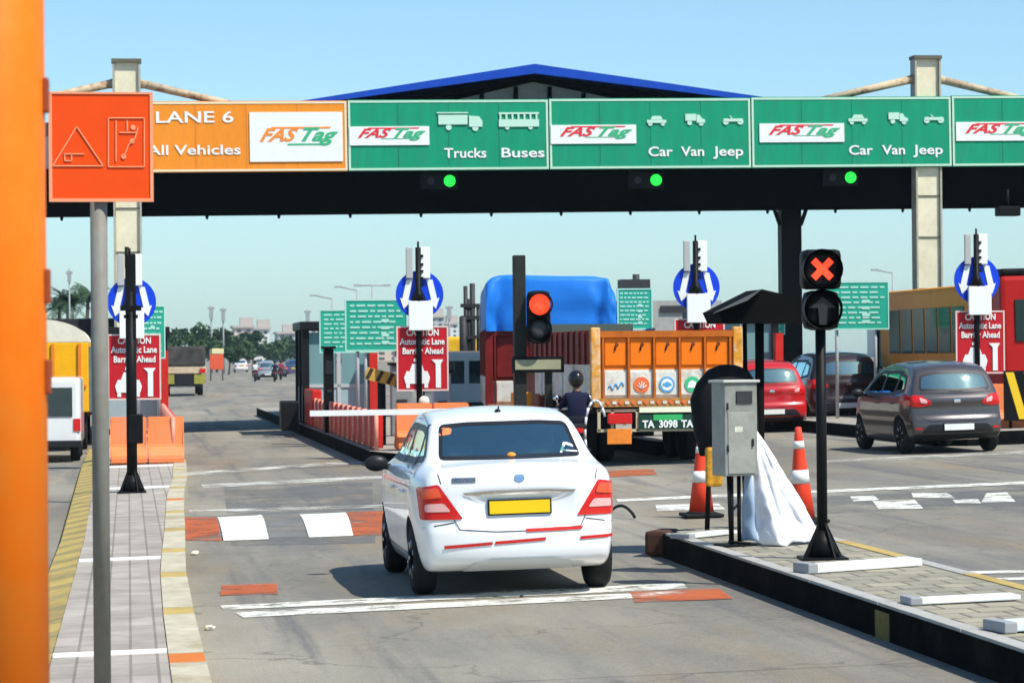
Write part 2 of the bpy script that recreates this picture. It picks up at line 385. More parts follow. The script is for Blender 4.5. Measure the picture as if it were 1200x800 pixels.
# the near island on the right with its tall black kerb
HR = .235; XL2, XR2 = 5.10, 6.42
def island_right():
    g = MB(); outl = []
    for Y in (5, 18.1): outl.append((XL2, Y))
    for Y in (18.15, 25.8): outl.append((XL2, Y))
    for a in range(0, 181, 20):
        outl.append(((XL2+XR2)/2-(XR2-XL2)/2*math.cos(R(a)), 25.9+.75*math.sin(R(a))))
    outl.append((XR2, 5))
    lo = [g.b.verts.new((x, y, gz(x)-.03)) for x, y in outl]; hi = [g.b.verts.new((x, y, gz(x)+HR-.01)) for x, y in outl]
    n = len(outl)
    for i in range(n):
        g.b.faces.new((lo[i], lo[(i+1) % n], hi[(i+1) % n], hi[i])).material_index = 0
    g.b.faces.new(hi).material_index = 0
    structure(g, 'kerb', [kblack])
    g = MB()
    cx = (XL2+XR2)/2; hw = (XR2-XL2)/2-.13
    o2 = [(cx-hw, 5)]+[(cx-hw*math.cos(R(a)), 25.85+.62*math.sin(R(a))) for a in range(0, 181, 20)]+[(cx+hw, 5)]
    g.prism(o2, 0, 1, 'XY')
    for v in g.b.verts: v.co.z = gz(v.co.x)+(HR+.004 if v.co.z > .5 else HR-.05)
    structure(g, 'pavement', pave_r)
    g = MB()
    for side in (-1, 1):
        xa = cx+side*(hw+.004); xb = cx+side*(hw+.128)
        y = 5.0
        while y < 25.8:
            L = min(1.9, 25.8-y)
            mi = 0 if side < 0 else (1 if int(y/1.9) % 2 else 0)
            a, b = min(xa, xb), max(xa, xb)
            g.box(((a+b)/2, y+L/2, gz((a+b)/2)+HR-.02), (b-a, L-.02, .06), mi=mi); y += 1.9
    structure(g, 'kerb', [kgrey, ochre])
    g = MB(); g.span(XL2-.004, XL2+.1, 18.0, 18.35, gz(XL2)-.01, gz(XL2)+HR-.045); structure(g, 'kerb_patch', mat('kerb_mossy', (.16,.13,.04), .9, noise=.4, ns=9))
    g = MB(); g.box((XL2+.06, 26.25, gz(XL2)+.13), (.22, .5, .24), rz=-.5, bev=.04); structure(g, 'kerb', mat('kerb_rust', (.07,.032,.022), .85, noise=.4, ns=7))
island_right()
# the booth islands under the canopy
PITCH_X = 5.3; IX = [.05+PITCH_X*i for i in range(-1, 6)]
for i, x in enumerate(IX):
    if i == 1: continue
    g = MB(); outl = [(x-1, 49.6), (x-.55, 49.0), (x+.55, 49.0), (x+1, 49.6), (x+1, 94), (x-1, 94)]
    if i == 2: outl = [(x-1, 49.6), (x-.2, 46), (x+.9, 45.2), (x+1.9, 45.4), (x+2.1, 46.5), (x+2.1, 94), (x-1, 94)]
    g.prism(outl, 0, 1, 'XY')
    for v in g.b.verts: v.co.z = gz(v.co.x)+(.26 if v.co.z > .5 else -.02)
    for f in g.b.faces: f.material_index = 1 if abs(f.normal.z) > .9 or f.calc_center_median().z > gz(x)+.22 else 0
    structure(g, 'pavement', [kblack, mat('booth_concrete', (.30,.28,.24), .9, noise=.2, ns=3)])

# ------------------------------------------------------------------ the canopy and its signs
YG = 72.0
def canopy():
    t = thing('toll_canopy', 'wide toll canopy, coloured black for its deep shade, with a blue gable roof over all the lanes', 'canopy', (0, YG, 0))
    ls = Vector(atd(35, 246, YG)); 
    x0 = -8.0; x1 = 34.0
    def zb(x): return 5.86+.008*(x-5)
    steel = mat('canopy_shade_black', (.002,.002,.0022), 1, spec=0)  # dark steel; the ceiling's deep shade is put into its colour
    g = MB()
    for (y0, y1, h0, h1) in ((.55, 1.0, 0, 1.25), (10.0, 10.5, .68, 1.25)):
        pts = [(x0, zb(x0)+h0), (x1, zb(x1)+h0), (x1, zb(x1)+h1), (x0, zb(x0)+h1)]
        g.prism(pts, y0, y1, 'XZ')
    g.build('truss_beam', steel, t)
    g = MB(); g.prism([(x0, zb(x0)+.80), (x1, zb(x1)+.80), (x1, zb(x1)+1.2), (x0, zb(x0)+1.2)], 1.01, 9.99, 'XZ'); g.build('ceiling', steel, t)
    x = x0+.6
    while x < x1:
        g = MB(); g.bar((x, .75, zb(x)), (x, .75, zb(x)-.10), .05, .03, n=8); x += 1.9
        g.build('bolt', steel, t)
    # flat roof skirt behind the sign boards
    g = MB(); g.prism([(x0, 7.0+.008*x0), (x1, 7.0+.008*x1), (x1, 8.3+.008*x1), (x0, 8.3+.008*x0)], .7, 10.2, 'XZ'); g.build('roof_deck', mat('deck_grey', (.14,.14,.15), .7, noise=.2), t)
    # blue gable
    a = atd(372, 119, YG); p = atd(628, 74, YG); b = atd(912, 119, YG)
    blue = mat('blue_roof', (.008,.06,.42), .4, noise=.1)
    g = MB(); th = .17
    g.prism([(a.x-.5, a.z+.02), (p.x, p.z), (b.x+.5, b.z+.02), (b.x+.5, b.z-.10), (p.x, p.z-th*1.5), (a.x-.5, a.z-.10)], .2, 11, 'XZ'); g.build('roof', blue, t)
    g = MB(); g.prism([(a.x-.3, a.z-.33), (p.x, p.z-.28), (b.x+.3, b.z-.33), (b.x+.3, b.z-.38), (p.x, p.z-.44), (a.x-.3, a.z-.38)], .45, 10.8, 'XZ'); g.build('rafter', steel, t)
    g = MB(); g.prism([(a.x+1.2, 8.31), (p.x, p.z-.45), (b.x-1.2, 8.31)], .55, .6, 'XZ'); gp = g.build('gable_panel', mat('gable_panel', (.20,.185,.15), .8, noise=.2, ns=2), t)
    g = MB(); x = a.x+2.6
    while x < b.x-2.2:
        h = p.z-.5-(abs(x-p.x))*(p.z-a.z)/(p.x-a.x)
        if h > 8.45: g.bar((x, .50, 8.3), (x, .50, h), .06, n=8)
        x += .92
    g.prism([(p.x-2.1, 8.46), (p.x, 8.78), (p.x+2.1, 8.46), (p.x+2.1, 8.36), (p.x, 8.66), (p.x-2.1, 8.36)], .44, .5, 'XZ')
    g.build('gable_strut', steel, t)
    return t
canopy()
def white_column(x, label, zt):
    t = thing('gantry_column', label, 'column', (x, YG+.28, gz(x)+.25), group='white columns carrying the gantry')
    cm = mat('column_cream', (.74,.69,.50), .55, noise=.08, ns=3, dirt=(.42,.3,.14), dirt_amt=.35, dirt_s=1)
    h = zt-gz(x)-.25
    g = MB(); g.box((0, 0, h/2), (.62, .30, h), bev=.02); g.build('shaft', cm, t)
    g = MB(); g.box((-.34, 0, h/2), (.05, .46, h)); g.box((.34, 0, h/2), (.05, .46, h)); g.build('flange', mat('column_edge', (.40,.38,.30), .6, noise=.15), t)
    g = MB(); g.box((0, 0, h+.03), (.78, .52, .09)); 
    for z in (h*.33, h*.48, h*.60): g.box((0, -.16, z), (.64, .03, .035))
    g.build('cap', mat('column_trim', (.13,.12,.09), .7), t)
    rust = mat('rusty_brace', (.50,.40,.26), .7, noise=.1, ns=6, dirt=(.16,.05,.02), dirt_amt=1, dirt_s=3.4)
    for s in (-1, 1):
        g = MB(); g.bar((s*.36, 0, h-.55), (s*3.3, 0, h-1.22), .11, .09); g.bar((s*.33, 0, h-.55), (s*.6, 0, h-.6), .13, .1); g.build('brace', rust, t)
    return t
c1 = atd(148, 72, YG); c2 = atd(1088, 68, YG)
white_column(c1.x, 'cream gantry column rising above the orange lane sign', c1.z)
white_column(c2.x, 'cream gantry column rising above the right green car van jeep sign', c2.z)
def dark_column(px, Y, label):
    x = atd(px, 240, Y).x; t = thing('canopy_column', label, 'column', (x, Y, gz(x)), group='columns under the canopy, coloured black for the shadow there')
    g = MB(); g.box((0, 0, 3.0), (.58, .5, 6.1), bev=.02); g.build('shaft', black, t)  # black colour stands in for the shadow on this column
    for q in (-1, 1): g = MB(); g.bar((q*.3, -.1, 5.3), (q*.55, -.1, 6.0), .06); g.build('bracket', black, t)
dark_column(925, 75.5, 'canopy column, its shadow put in as black colour, behind the red cross signal')
for Xc in (5.35+2*5.3*0,):
    pass

# sign boards
green = mat('sign_green', (.006,.29,.15), .45, noise=.09, ns=1.6, stretch=(2.5,1,.5), dirt=(.03,.20,.12), dirt_amt=.55, dirt_s=2.5)
orangeb = mat('sign_orange', (.84,.27,.02), .5, noise=.06, ns=1.2, stretch=(2.5,1,.5), dirt=(.6,.2,.03), dirt_amt=.4, dirt_s=2.5)
signw = mat('sign_white', (.80,.82,.78), .5, noise=.03)
edge_g = mat('sign_edge', (.50,.72,.56), .5)
fred = mat('logo_red', (.70,.04,.05), .5); fgreen = mat('logo_green', (.05,.42,.20), .5); forange = mat('logo_orange', (.85,.26,.04), .5)
def sign_z(px):
    f = (px-173)/(1352-173)
    return 202.5+(193.5-202.5)*f, 119.0+(110.5-119.0)*f
def vehicle_icon(kind, m, parent, x, z, s):
    g = MB()
    def wheel(a, b, r): g.lathe([(r, 0), (r, .02)], (a, -.012, b), 'Y', 14, smooth=False)
    if kind == 'truck':
        g.prism([(-.62,.12),(.12,.12),(.12,.36),(-.62,.36)], -.02, 0); g.prism([(.16,.06),(.5,.06),(.5,.2),(.42,.32),(.16,.34)], -.02, 0)
        g.prism([(-.66,.40),(.14,.40),(.14,.43),(-.66,.43)], -.02, 0); wheel(-.36,.05,.075); wheel(.32,.03,.08)
    elif kind == 'bus':
        g.prism([(-.55,.06),(.55,.06),(.55,.26),(-.55,.26)], -.02, 0); g.prism([(-.55,.40),(.55,.40),(.55,.45),(-.55,.45)], -.02, 0)
        for k in range(7): g.prism([(-.53+k*.165,.262),(-.48+k*.165,.262),(-.48+k*.165,.398),(-.53+k*.165,.398)], -.02, 0)
        wheel(-.32,.04,.06); wheel(.32,.04,.06)
    elif kind == 'car':
        g.prism([(-.4,.08),(.4,.08),(.4,.2),(-.4,.2)], -.02, 0); g.prism([(-.26,.21),(.26,.21),(.17,.36),(-.17,.36)], -.02, 0); wheel(-.26,.05,.09); wheel(.26,.05,.09)
    elif kind == 'van':
        g.prism([(-.4,.16),(.05,.16),(.05,.44),(-.4,.44)], -.02, 0); g.prism([(.07,.08),(.42,.08),(.42,.2),(.28,.26),(.2,.4),(.07,.4)], -.02, 0); wheel(-.22,.08,.1); wheel(.26,.05,.1)
    else:
        g.prism([(-.4,.12),(.36,.12),(.4,.24),(-.4,.24)], -.02, 0); g.prism([(-.08,.25),(-.02,.25),(-.12,.36),(-.16,.36)], -.02, 0); wheel(-.3,.12,.13); wheel(.3,.12,.13)
    for v in g.b.verts: v.co.x = v.co.x*s; v.co.z = v.co.z*s
    o = g.build('pictogram', mat('picto_pale', (.50,.74,.60), .5), parent); o.location = (x, -.014, z); return o
def sign_panel(pa, pb, col, label, nm, texts, icons, logo, frame=edge_g):
    ya, yta = sign_z(pa); yb, ytb = sign_z(pb)
    A = atd(pa, ya, YG); B = atd(pb, yb, YG); T = atd(pa, yta, YG); W = B.x-A.x; H = T.z-A.z
    t = thing(nm, label, 'sign', A, group='lane signs along the canopy front'); tilt = math.atan2(B.z-A.z, W); t.rotation_euler.y = -tilt
    g = MB(); g.span(.01, W-.01, 0, .12, 0, H); g.build('board', col, t)
    g = MB()
    for a in (g.span(.02, W-.02, -.012, -.001, .02, .075), g.span(.02, W-.02, -.012, -.001, H-.075, H-.02)): pass
    g.span(.02, .075, -.012, -.001, .0755, H-.0755); g.span(W-.075, W-.02, -.012, -.001, .0755, H-.0755); g.build('border', frame, t)
    for q in (.25, .5, .75):
        g = MB(); g.span(q*W-.006, q*W+.006, -.006, -.001, .08, H-.08); g.build('sheet_joint', (mat('joint_green', (.01,.16,.09), .6) if col is green else mat('joint_orange', (.55,.18,.03), .6)), t)
    for (s, x, z, size, wd) in texts: lettering(s, size, signw, t, (x*W, -.016, z*H), bold=.006, width=wd*W, depth=.002)
    for (k, x, z, s) in icons: vehicle_icon(k, signw, t, x*W, z*H, s)
    if logo:
        lx, lz, lw, lh, ca, cb = logo
        g = MB(); g.span(lx*W, (lx+lw)*W, -.03, -.002, lz*H, (lz+lh)*H); bd = g.build('logo_board', signw, t)
        th = lh*H*(.66 if lh < .5 else .36)
        lettering('FAS', th, ca, bd, (lx*W+lw*W*.10, -.035, (lz+lh*.42)*H), bold=.03*th, shear=.5, width=lw*W*.42)
        lettering('Tag', th*1.05, cb, bd, (lx*W+lw*W*.50, -.035, (lz+lh*.42)*H), bold=.03*th, shear=.5, width=lw*W*.40)
        g = MB(); g.prism([(lx*W+lw*W*.22, (lz+lh*.42)*H+th*.68), (lx*W+lw*W*.86, (lz+lh*.42)*H+th*.68), (lx*W+lw*W*.88, (lz+lh*.42)*H+th*.78), (lx*W+lw*W*.24, (lz+lh*.42)*H+th*.78)], -.036, -.031); g.build('swoosh', ca, bd)
        g = MB(); g.prism([(lx*W+lw*W*.40, (lz+lh*.33)*H), (lx*W+lw*W*.80, (lz+lh*.33)*H), (lx*W+lw*W*.805, (lz+lh*.365)*H), (lx*W+lw*W*.41, (lz+lh*.365)*H)], -.036, -.031); g.build('underline', cb, bd)
    return t
sign_panel(170, 408, orangeb, 'orange lane 6 sign for all vehicles, the only orange board of the gantry', 'lane_sign',
    [('LANE 6', .05, .70, .42, .38), ('All Vehicles', .012, .25, .36, .46)], [], (.515, .14, .46, .70, forange, fgreen), mat('sign_edge_cream', (.8,.68,.45), .5))
MATS['sign_orange']
sign_panel(408, 644, green, 'green lane sign reading Trucks Buses, next to the orange one', 'lane_sign',
    [('Trucks', .475, .18, .36, .21), ('Buses', .755, .18, .36, .215)], [('truck', .57, .58, 1.05), ('bus', .85, .58, .98)], (.008, .36, .395, .265, fred, fgreen))
sign_panel(644, 881, green, 'green Car Van Jeep sign directly right of the Trucks Buses one', 'lane_sign',
    [('Car', .485, .18, .36, .12), ('Van', .650, .18, .36, .115), ('Jeep', .815, .18, .36, .15)], [('car', .53, .62, .66), ('van', .72, .62, .66), ('jeep', .91, .62, .66)], (.008, .36, .42, .265, fred, fgreen))
sign_panel(881, 1116, green, 'green Car Van Jeep sign in front of the right cream column', 'lane_sign',
    [('Car', .48, .18, .36, .12), ('Van', .650, .18, .36, .115), ('Jeep', .81, .18, .36, .15)], [('car', .53, .62, .66), ('van', .73, .62, .66), ('jeep', .91, .62, .66)], (.04, .36, .42, .265, fred, fgreen))
sign_panel(1116, 1352, green, 'green lane sign cut off by the right edge of the photo', 'lane_sign',
    [('Car', .48, .18, .36, .12), ('Van', .650, .18, .36, .115), ('Jeep', .81, .18, .36, .15)], [('car', .53, .62, .66)], (.02, .36, .42, .265, fred, fgreen))
gl = mat('green_lamp', (.02,.9,.06), .4, emit=1.3)
def lane_light(px, py, label):
    p = atd(px, py, YG+.4); t = thing('lane_light', label, 'signal light', p, group='green lane lights under the signs')
    g = MB(); g.box((-.28, .1, 0), (1.0, .18, .46), bev=.02); g.build('housing', black, t)
    g = MB(); g.lathe([(.155, 0), (.14, .04), (.08, .06)], (0, .012, 0), 'Y', 20)
    for v in g.b.verts: v.co.y = .02-v.co.y*1.0
    g.build('lens', gl, t)
    g = MB(); g.lathe([(.10, 0), (.10, .02)], (-.5, -.012, 0), 'Y', 14); g.build('spent_lens', darkg, t)
lane_light(527, 212, 'glowing green lane light under the Trucks Buses sign')
lane_light(769, 211, 'glowing green lane light under the middle Car Van Jeep sign')
lane_light(997, 208, 'glowing green lane light left of the right cream column')
p = atd(1185, 247, YG); t = thing('hanging_lamp', 'dark box lamp hanging under the canopy edge at far right', 'lamp', p)
g = MB(); g.box((0, .3, 0), (.62, .4, .26), bev=.03); g.build('housing', black, t); g = MB(); g.bar((0, .3, .12), (0, .3, .6), .04); g.build('bracket', black, t)

# ------------------------------------------------------------------ near left: orange column and the square sign
def orange_column():
    Y = 8.0; c = -.395; t = thing('orange_column', 'bright orange round column filling the left edge', 'column', (c, Y, HL))
    om = mat('column_orange', (.86,.17,.003), .5, noise=.05, ns=2.5, dirt=(.75,.26,.03), dirt_amt=.5, dirt_s=2)
    g = MB(); g.lathe([(.163, 0), (.163, 4.6)], n=48); g.build('shaft', om, t)
    g = MB()
    for z in (2.83, 2.28, 2.02): g.box((.166, -.02, z-HL), (.02, .05, .10), bev=.006)
    g.build('reflector', mat('reflector_rust', (.28,.06,.02), .6), t)
    g = MB(); g.lathe([(.022, 0), (.02, .01)], (-.04, -.165, 2.63-HL), 'Y', 12); 
    for v in g.b.verts: v.co.y -= .004
    g.build('bolt', mat('reflector_rust', (.28,.06,.02)), t)
    g = MB(); g.lathe([(.24, 0), (.24, .02), (.17, .03)], n=32); g.build('base_plate', om, t)
orange_column()
def square_sign():
    Y = 15.2; p = atd(117, 420, Y); x = p.x
    t = thing('square_warning_sign', 'orange square sign with triangle pictogram on a grey pole at left', 'sign', (x, Y, gz(x)+HL))
    z0 = -(gz(x)+HL)
    a = atd(60, 237, Y); b = atd(179, 109, Y)
    g = MB(); g.bar((0, .03, 0), (0, .03, b.z+z0-.08), .047, n=24); g.build('pole', galv, t)
    os_ = mat('warning_orange', (.83,.07,.003), .6, noise=.04)
    lin = mat('warning_line', (.86,.33,.17), .5)
    X0, X1, Z0, Z1 = a.x-x-.01, b.x-x, a.z+z0, b.z+z0
    g = MB(); g.span(X0, X1, -.03, -.02, Z0, Z1); g.build('board', os_, t)
    g = MB(); e = .018
    g.span(X0, X1, -.036, -.0305, Z0, Z0+e); g.span(X0, X1, -.036, -.0305, Z1-e*.6, Z1); g.span(X1-e, X1, -.036, -.0305, Z0+e+.001, Z1-e*.6-.001); g.span(X0, X0+e, -.036, -.0305, Z0+e+.001, Z1-e*.6-.001)
    g.build('border', lin, t)
    def L(px, py): q = atd(px, py, Y); return (q.x-x, q.z+z0)
    def seg(g, p, q, w=.0042):
        (ax, az), (bx, bz) = L(*p), L(*q); g.bar((ax, -.032, az), (bx, -.032, bz), w, .003, square=True)
    g = MB()
    for p_, q_ in (((62,195),(90,149)), ((90,149),(121,195)), ((121,195),(62,195)), ((75,181),(99,181)), ((76,181),(76,189)), ((76,189),(84,189)), ((84,189),(84,181))): seg(g, p_, q_)
    g.build('triangle_pictogram', lin, t)
    g = MB()
    for p_, q_ in (((127,139),(169,139)), ((169,139),(169,196)), ((169,196),(127,196)), ((127,196),(127,139)), ((136,142),(136,190)), ((140,156),(160,156)), ((149,142),(149,154))): seg(g, p_, q_)
    for p_, q_ in (((151,170),(158,163)), ((158,163),(162,150)), ((151,170),(146,182))): seg(g, p_, q_, .009)
    for c in ((156,150), (155,166), (145,184)):
        q = L(*c); g.lathe([(.014, 0), (.014, .004)], (q[0], -.036, q[1]), 'Y', 12)
    g.build('figure_pictogram', lin, t)
    g = MB(); g.box((0, 0, (Z0+Z1)/2), (.14, .03, .03)); g.box((0, 0, Z1-.12), (.14, .03, .03)); g.build('bracket', galv, t)
square_sign()

# ------------------------------------------------------------------ signal posts
red_on = mat('signal_red', (1,.045,.015), .4, emit=1.6)
lens_off = mat('signal_off', (.05,.05,.05), .25)
def flared_post(t, h, r, br, bh):
    g = MB(); g.bar((0, 0, 0), (0, 0, h), r, n=20); g.build('pole', black, t)
    g = MB(); g.box((0, 0, .012), (br*2, br*2, .024), bev=.004)
    for a in range(4):
        c, s = math.cos(a*math.pi/2+.4), math.sin(a*math.pi/2+.4)
        v = [g.b.verts.new(q) for q in ((c*r, s*r, .024), (c*br, s*br, .024), (c*r, s*r, bh))]; v2 = [g.b.verts.new(Vector(q)+Vector((-s, c, 0))*.012) for q in ((c*r, s*r, .024), (c*br, s*br, .024), (c*r, s*r, bh))]
        g.b.faces.new(v); g.b.faces.new(v2[::-1])
        for i in range(3): g.b.faces.new((v[i], v2[i], v2[(i+1) % 3], v[(i+1) % 3]))
    g.lathe([(br*.80, .024), (r*1.05, bh*.8)], n=20); g.build('base', black, t)
def left_signal():
    p = at(155, 577, HL); t = thing('signal_pole', 'thick black pole seen from behind in front of the left blue sign', 'pole', p)
    k = p.y/LENS_PX; H = (577-303)*k
    flared_post(t, H*.85, .075, .20, .32)
    g = MB(); g.box((0, 0, H*.83), (.15, .14, H*.36), bev=.02); g.build('signal_back', black, t)
    g = MB(); g.bar((-.05, 0, H*.95), (-.05, 0, H*1.04), .03); g.box((0, -.02, H*.78), (.30, .12, .07)); g.box((0, -.02, H*.745), (.2,.1,.05)); g.build('bracket', black, t)
    g = MB(); g.box((.06, -.01, H*.27), (.2, .16, .42), bev=.02); g.build('junction_box', black, t)
left_signal()
def cross_signal():
    p = at(964, 655, HR); k = p.y/LENS_PX; t = thing('cross_signal', 'black lane signal showing a glowing orange-red cross', 'traffic signal', p, rz=-.1)
    flared_post(t, 285*k, .044, .19, .30)
    zt = (655-284)*k
    g = MB(); g.box((0, -.02, zt-.16), (.33, .22, .33), bev=.05); hd = g.build('upper_head', black, t)
    g = MB(); g.lathe([(.165, 0), (.17, .09), (.155, .09), (.15, .01)], (0, -.20, zt-.16), 'Y', 24, caps=False); g.build('visor', black, hd)
    g = MB(); g.box((0, -.137, zt-.16), (.21, .012, .055), ry=math.pi/4, bev=0); g.box((0, -.139, zt-.16), (.055, .012, .21), ry=math.pi/4)
    g.build('cross_lens', red_on, hd)
    g = MB(); g.box((0, -.02, zt-.50), (.31, .20, .33), bev=.08); lo = g.build('lower_head', black, t)
    g = MB(); g.lathe([(.16, 0), (.165, .08), (.15, .08), (.14, .01)], (0, -.19, zt-.49), 'Y', 24, caps=False); g.build('visor', black, lo)
    g = MB(); g.prism([(-.11, zt-.48), (0, zt-.39), (.11, zt-.48), (.04, zt-.48), (.03, zt-.62), (-.03, zt-.62), (-.04, zt-.48)], -.145, -.125); g.build('arrow_lens', mat('arrow_off', (.035,.035,.033), .4), lo)
cross_signal()
def red_signal():
    Y = 47.0; p = atd(610, 470, Y); x = p.x; t = thing('red_signal_post', 'tall black post with a lit red lamp before the blue tarpaulin', 'traffic signal', (x, Y, gz(x)+.2))
    k = Y/LENS_PX*1.0; z0 = -(gz(x)+.2)
    zt = atd(610, 299, Y).z+z0
    g = MB(); g.box((0, .05, zt/2), (.21, .2, zt), bev=.02); g.build('post', mat('post_dark', (.02,.022,.02), .6, noise=.3), t)
    c1_ = atd(630, 357, Y); c2_ = atd(629, 386, Y)
    g = MB(); g.box((c1_.x-x, -.1, (c1_.z+c2_.z)/2+z0), (.42, .26, .92), bev=.12); hd = g.build('signal_head', black, t)
    for c, m, n in ((c1_, red_on, 'red_lens'), (c2_, lens_off, 'dark_lens')):
        g = MB(); g.lathe([(.18, 0), (.15, -.03), (.08, -.05)], (c.x-x, -.235, c.z+z0), 'Y', 24); g.build(n, m, hd)
        g = MB(); g.lathe([(.215, 0), (.225, .14), (.205, .14), (.2, .0)], (c.x-x, -.37, c.z+z0), 'Y', 24, caps=False); g.build('visor', black, hd)
    q = atd(629, 427, Y)
    g = MB(); g.box((q.x-x, -.12, q.z+z0), (.92, .06, .28), bev=.01); f = g.build('message_frame', black, t)
    g = MB(); g.box((q.x-x, -.156, q.z+z0), (.80, .01, .17)); g.build('message_panel', mat('panel_khaki', (.32,.32,.2), .5, noise=.1), f)
    g = MB(); g.box((q.x-x+.2, 0, q.z+z0-.5), (.12, .1, .9)); g.build('arm', mat('post_dark', (.02,.022,.02)), t)
red_signal()

# ------------------------------------------------------------------ lane sign posts of the islands
blueS = mat('sign_blue', (.006,.055,.62), .35)
redS = mat('sign_red', (.50,.012,.02), .45, noise=.06)
YS = 52.0
def caution_post(px, label, disc_dx=0.0, first=None):
    x = atd(px, 430, YS).x
    if first: return dup(first, label, (x, YS, gz(x)+.25))
    t = thing('lane_sign_post', label, 'sign', (x, YS, gz(x)+.25), group='blue and red sign posts on the booth islands')
    z0 = -(gz(x)+.25); Z = lambda py: atd(px, py, YS).z+z0; K = YS/LENS_PX
    g = MB(); g.bar((0, -.02, 0), (0, -.02, Z(290)), .055, n=12); 
    for py in (300, 310, 318, 326, 334): g.box((.05, -.02, Z(py)), (.09, .07, .05))
    g.bar((0,-.02,Z(290)),(0,-.02,Z(283)),.02)
    g.build('pole', black, t)
    g = MB(); g.bar((0, -.03, Z(338)), (0, -.03, Z(352)), .05, .15, n=4); g.build('pole_cover', black, t)
    g = MB(); g.lathe([(.46, 0), (.46, .03)], (0.03, .05, Z(345)), 'Y', 40, smooth=False); d = g.build('blue_disc', blueS, t)
    g = MB()
    for s in (-1, 1):
        P = [(s*.13, .30), (s*.25, .28), (s*.335, -.08), (s*.38, -.06), (s*.31, -.27), (s*.15, -.12), (s*.22, -.10)]
        if s < 0: P = P[::-1]
        g.prism([(a+.03, b+Z(345)) for a, b in P], .035, .046)
    g.build('arrows', signw, d)
    g = MB(); g.box((-.03+.06, -.12, Z(370)), (.46, .08, .56), bev=.01); g.build('white_box', mat('white_box', (.82,.84,.80), .45), t)
    for dx, w_, m in ((.13, .20, 'white_box'), (-.17, .13, 'grey_tube')):
        g = MB(); g.box((dx, .0, Z(308)), (w_, .06, .60), bev=.02); g.build('lamp_tube', mat(m, (.42,.43,.42) if m == 'grey_tube' else (.82,.84,.80), .5), t)
    zc = Z(420); W2, H2 = .50, .62
    g = MB(); g.box((.07, .02, zc), (W2*2, .03, H2*2)); rb = g.build('caution_board', redS, t)
    g = MB()
    for a, b, c, d_ in ((-W2+.07, W2+.07, zc+H2-.03, zc+H2), (-W2+.07, W2+.07, zc-H2, zc-H2+.03), (-W2+.07, -W2+.10, zc-H2+.031, zc+H2-.031), (W2+.04, W2+.07, zc-H2+.031, zc+H2-.031)): g.span(a, b, -.006, .004, c, d_)
    g.build('border', mat('sign_pinkish', (.72,.55,.5), .5), rb)
    for s, z, wd in (('CAUTION', .44, .62), ('Automatic Lane', .27, .86), ('Barrier Ahead', .09, .78)):
        o = lettering(s, .17, signw, rb, (.07-wd/2, -.006, zc+z), bold=.004, width=wd)
    g = MB()
    g.prism([(-.28, -.48), (.16, -.48), (.19, -.36), (.14, -.24), (-.26, -.24), (-.31, -.36)], 0, .01); g.prism([(-.2, -.238), (.08, -.238), (.03, -.10), (-.15, -.10)], 0, .01)
    g.prism([(-.27, -.56), (-.2, -.56), (-.2, -.482), (-.27, -.482)], 0, .01); g.prism([(.08, -.56), (.15, -.56), (.15, -.482), (.08, -.482)], 0, .01)
    g.prism([(-.12,-.06),(.0,-.06),(.0,.0),(-.12,.0)], 0, .01)
    g.prism([(.30, -.56), (.40, -.56), (.40, -.1), (.45, -.02), (.22, -.02), (.30, -.1)], 0, .01)
    for v in g.b.verts: v.co.z += zc; v.co.x += .02; v.co.y = -.012+v.co.y
    g.build('car_pictogram', signw, rb)
    return t
post1 = caution_post(491, 'blue disc and red caution sign post beside the toll booth, behind the white car')
caution_post(153, 'blue disc and red caution sign post on the left island', first=post1)
caution_post(816, 'blue disc sign post above the orange truck tailgate', first=post1)
caution_post(1145, 'blue disc and red caution sign post behind the grey hatchback', first=post1)
# round lamp on the second post
p = atd(497, 470, 50.5); t = thing('round_lamp', 'small round white lamp below the red caution sign', 'lamp', p)
g = MB(); g.ball((0, 0, 0), .10, 1, .6, 1); g.build('globe', mat('lamp_cream', (.8,.72,.6), .3), t); g = MB(); g.bar((0, .05, 0), (-.05, .1, -1.0), .03); g.build('stalk', black, t)

# toll rate boards behind
def rate_board(cx, ya, yb, wpx, Y, label, first=None):
    a = atd(cx-wpx/2, ya, Y); b = atd(cx+wpx/2, yb, Y); x = (a.x+b.x)/2; W = b.x-a.x; H = a.z-b.z; zb = b.z-gz(x)-.25
    t = thing('toll_rate_board', label, 'sign', (x, Y, gz(x)+.25), group='green toll rate boards beyond the blue signs')
    g = MB(); g.span(-W/2, W/2, 0, .05, zb, zb+H); g.build('board', mat('rate_green', (.02,.36,.24), .5, noise=.06), t)
    g = MB(); r2 = random.Random(int(cx)); n = 8
    for k in range(n):
        z = zb+H*(.88-k*.105); x_ = -W*.42
        while x_ < W*.40:
            l = r2.uniform(.05, .16)*W
            if x_+l < W*.44: g.span(x_, x_+l, -.01, -.002, z-H*.018, z+H*.018)
            x_ += l+W*.035
    for k in range(4): g.span(W*.08, W*.2, -.012, -.003, zb+H*(.14+k*.14), zb+H*(.20+k*.14))
    g.build('rate_lines', mat('rate_pale', (.42,.72,.60), .5), t)
    g = MB(); e = .03
    g.span(-W/2, W/2, -.013, -.0035, zb, zb+e); g.span(-W/2, W/2, -.013, -.0035, zb+H-e, zb+H); g.span(-W/2, -W/2+e, -.013, -.0035, zb+e+.001, zb+H-e-.001); g.span(W/2-e, W/2, -.013, -.0035, zb+e+.001, zb+H-e-.001)
    g.build('border', mat('rate_edge', (.40,.70,.58), .5), t)
    for s in (-.3, .3):
        g = MB(); g.bar((s*W, .09, 0), (s*W, .09, zb+H*.9), .04); g.build('pole', mat('pole_pale', (.4,.44,.44), .5), t)
rate_board(441, 351, 411, 74, 60, 'green toll rate board right above the booth window')
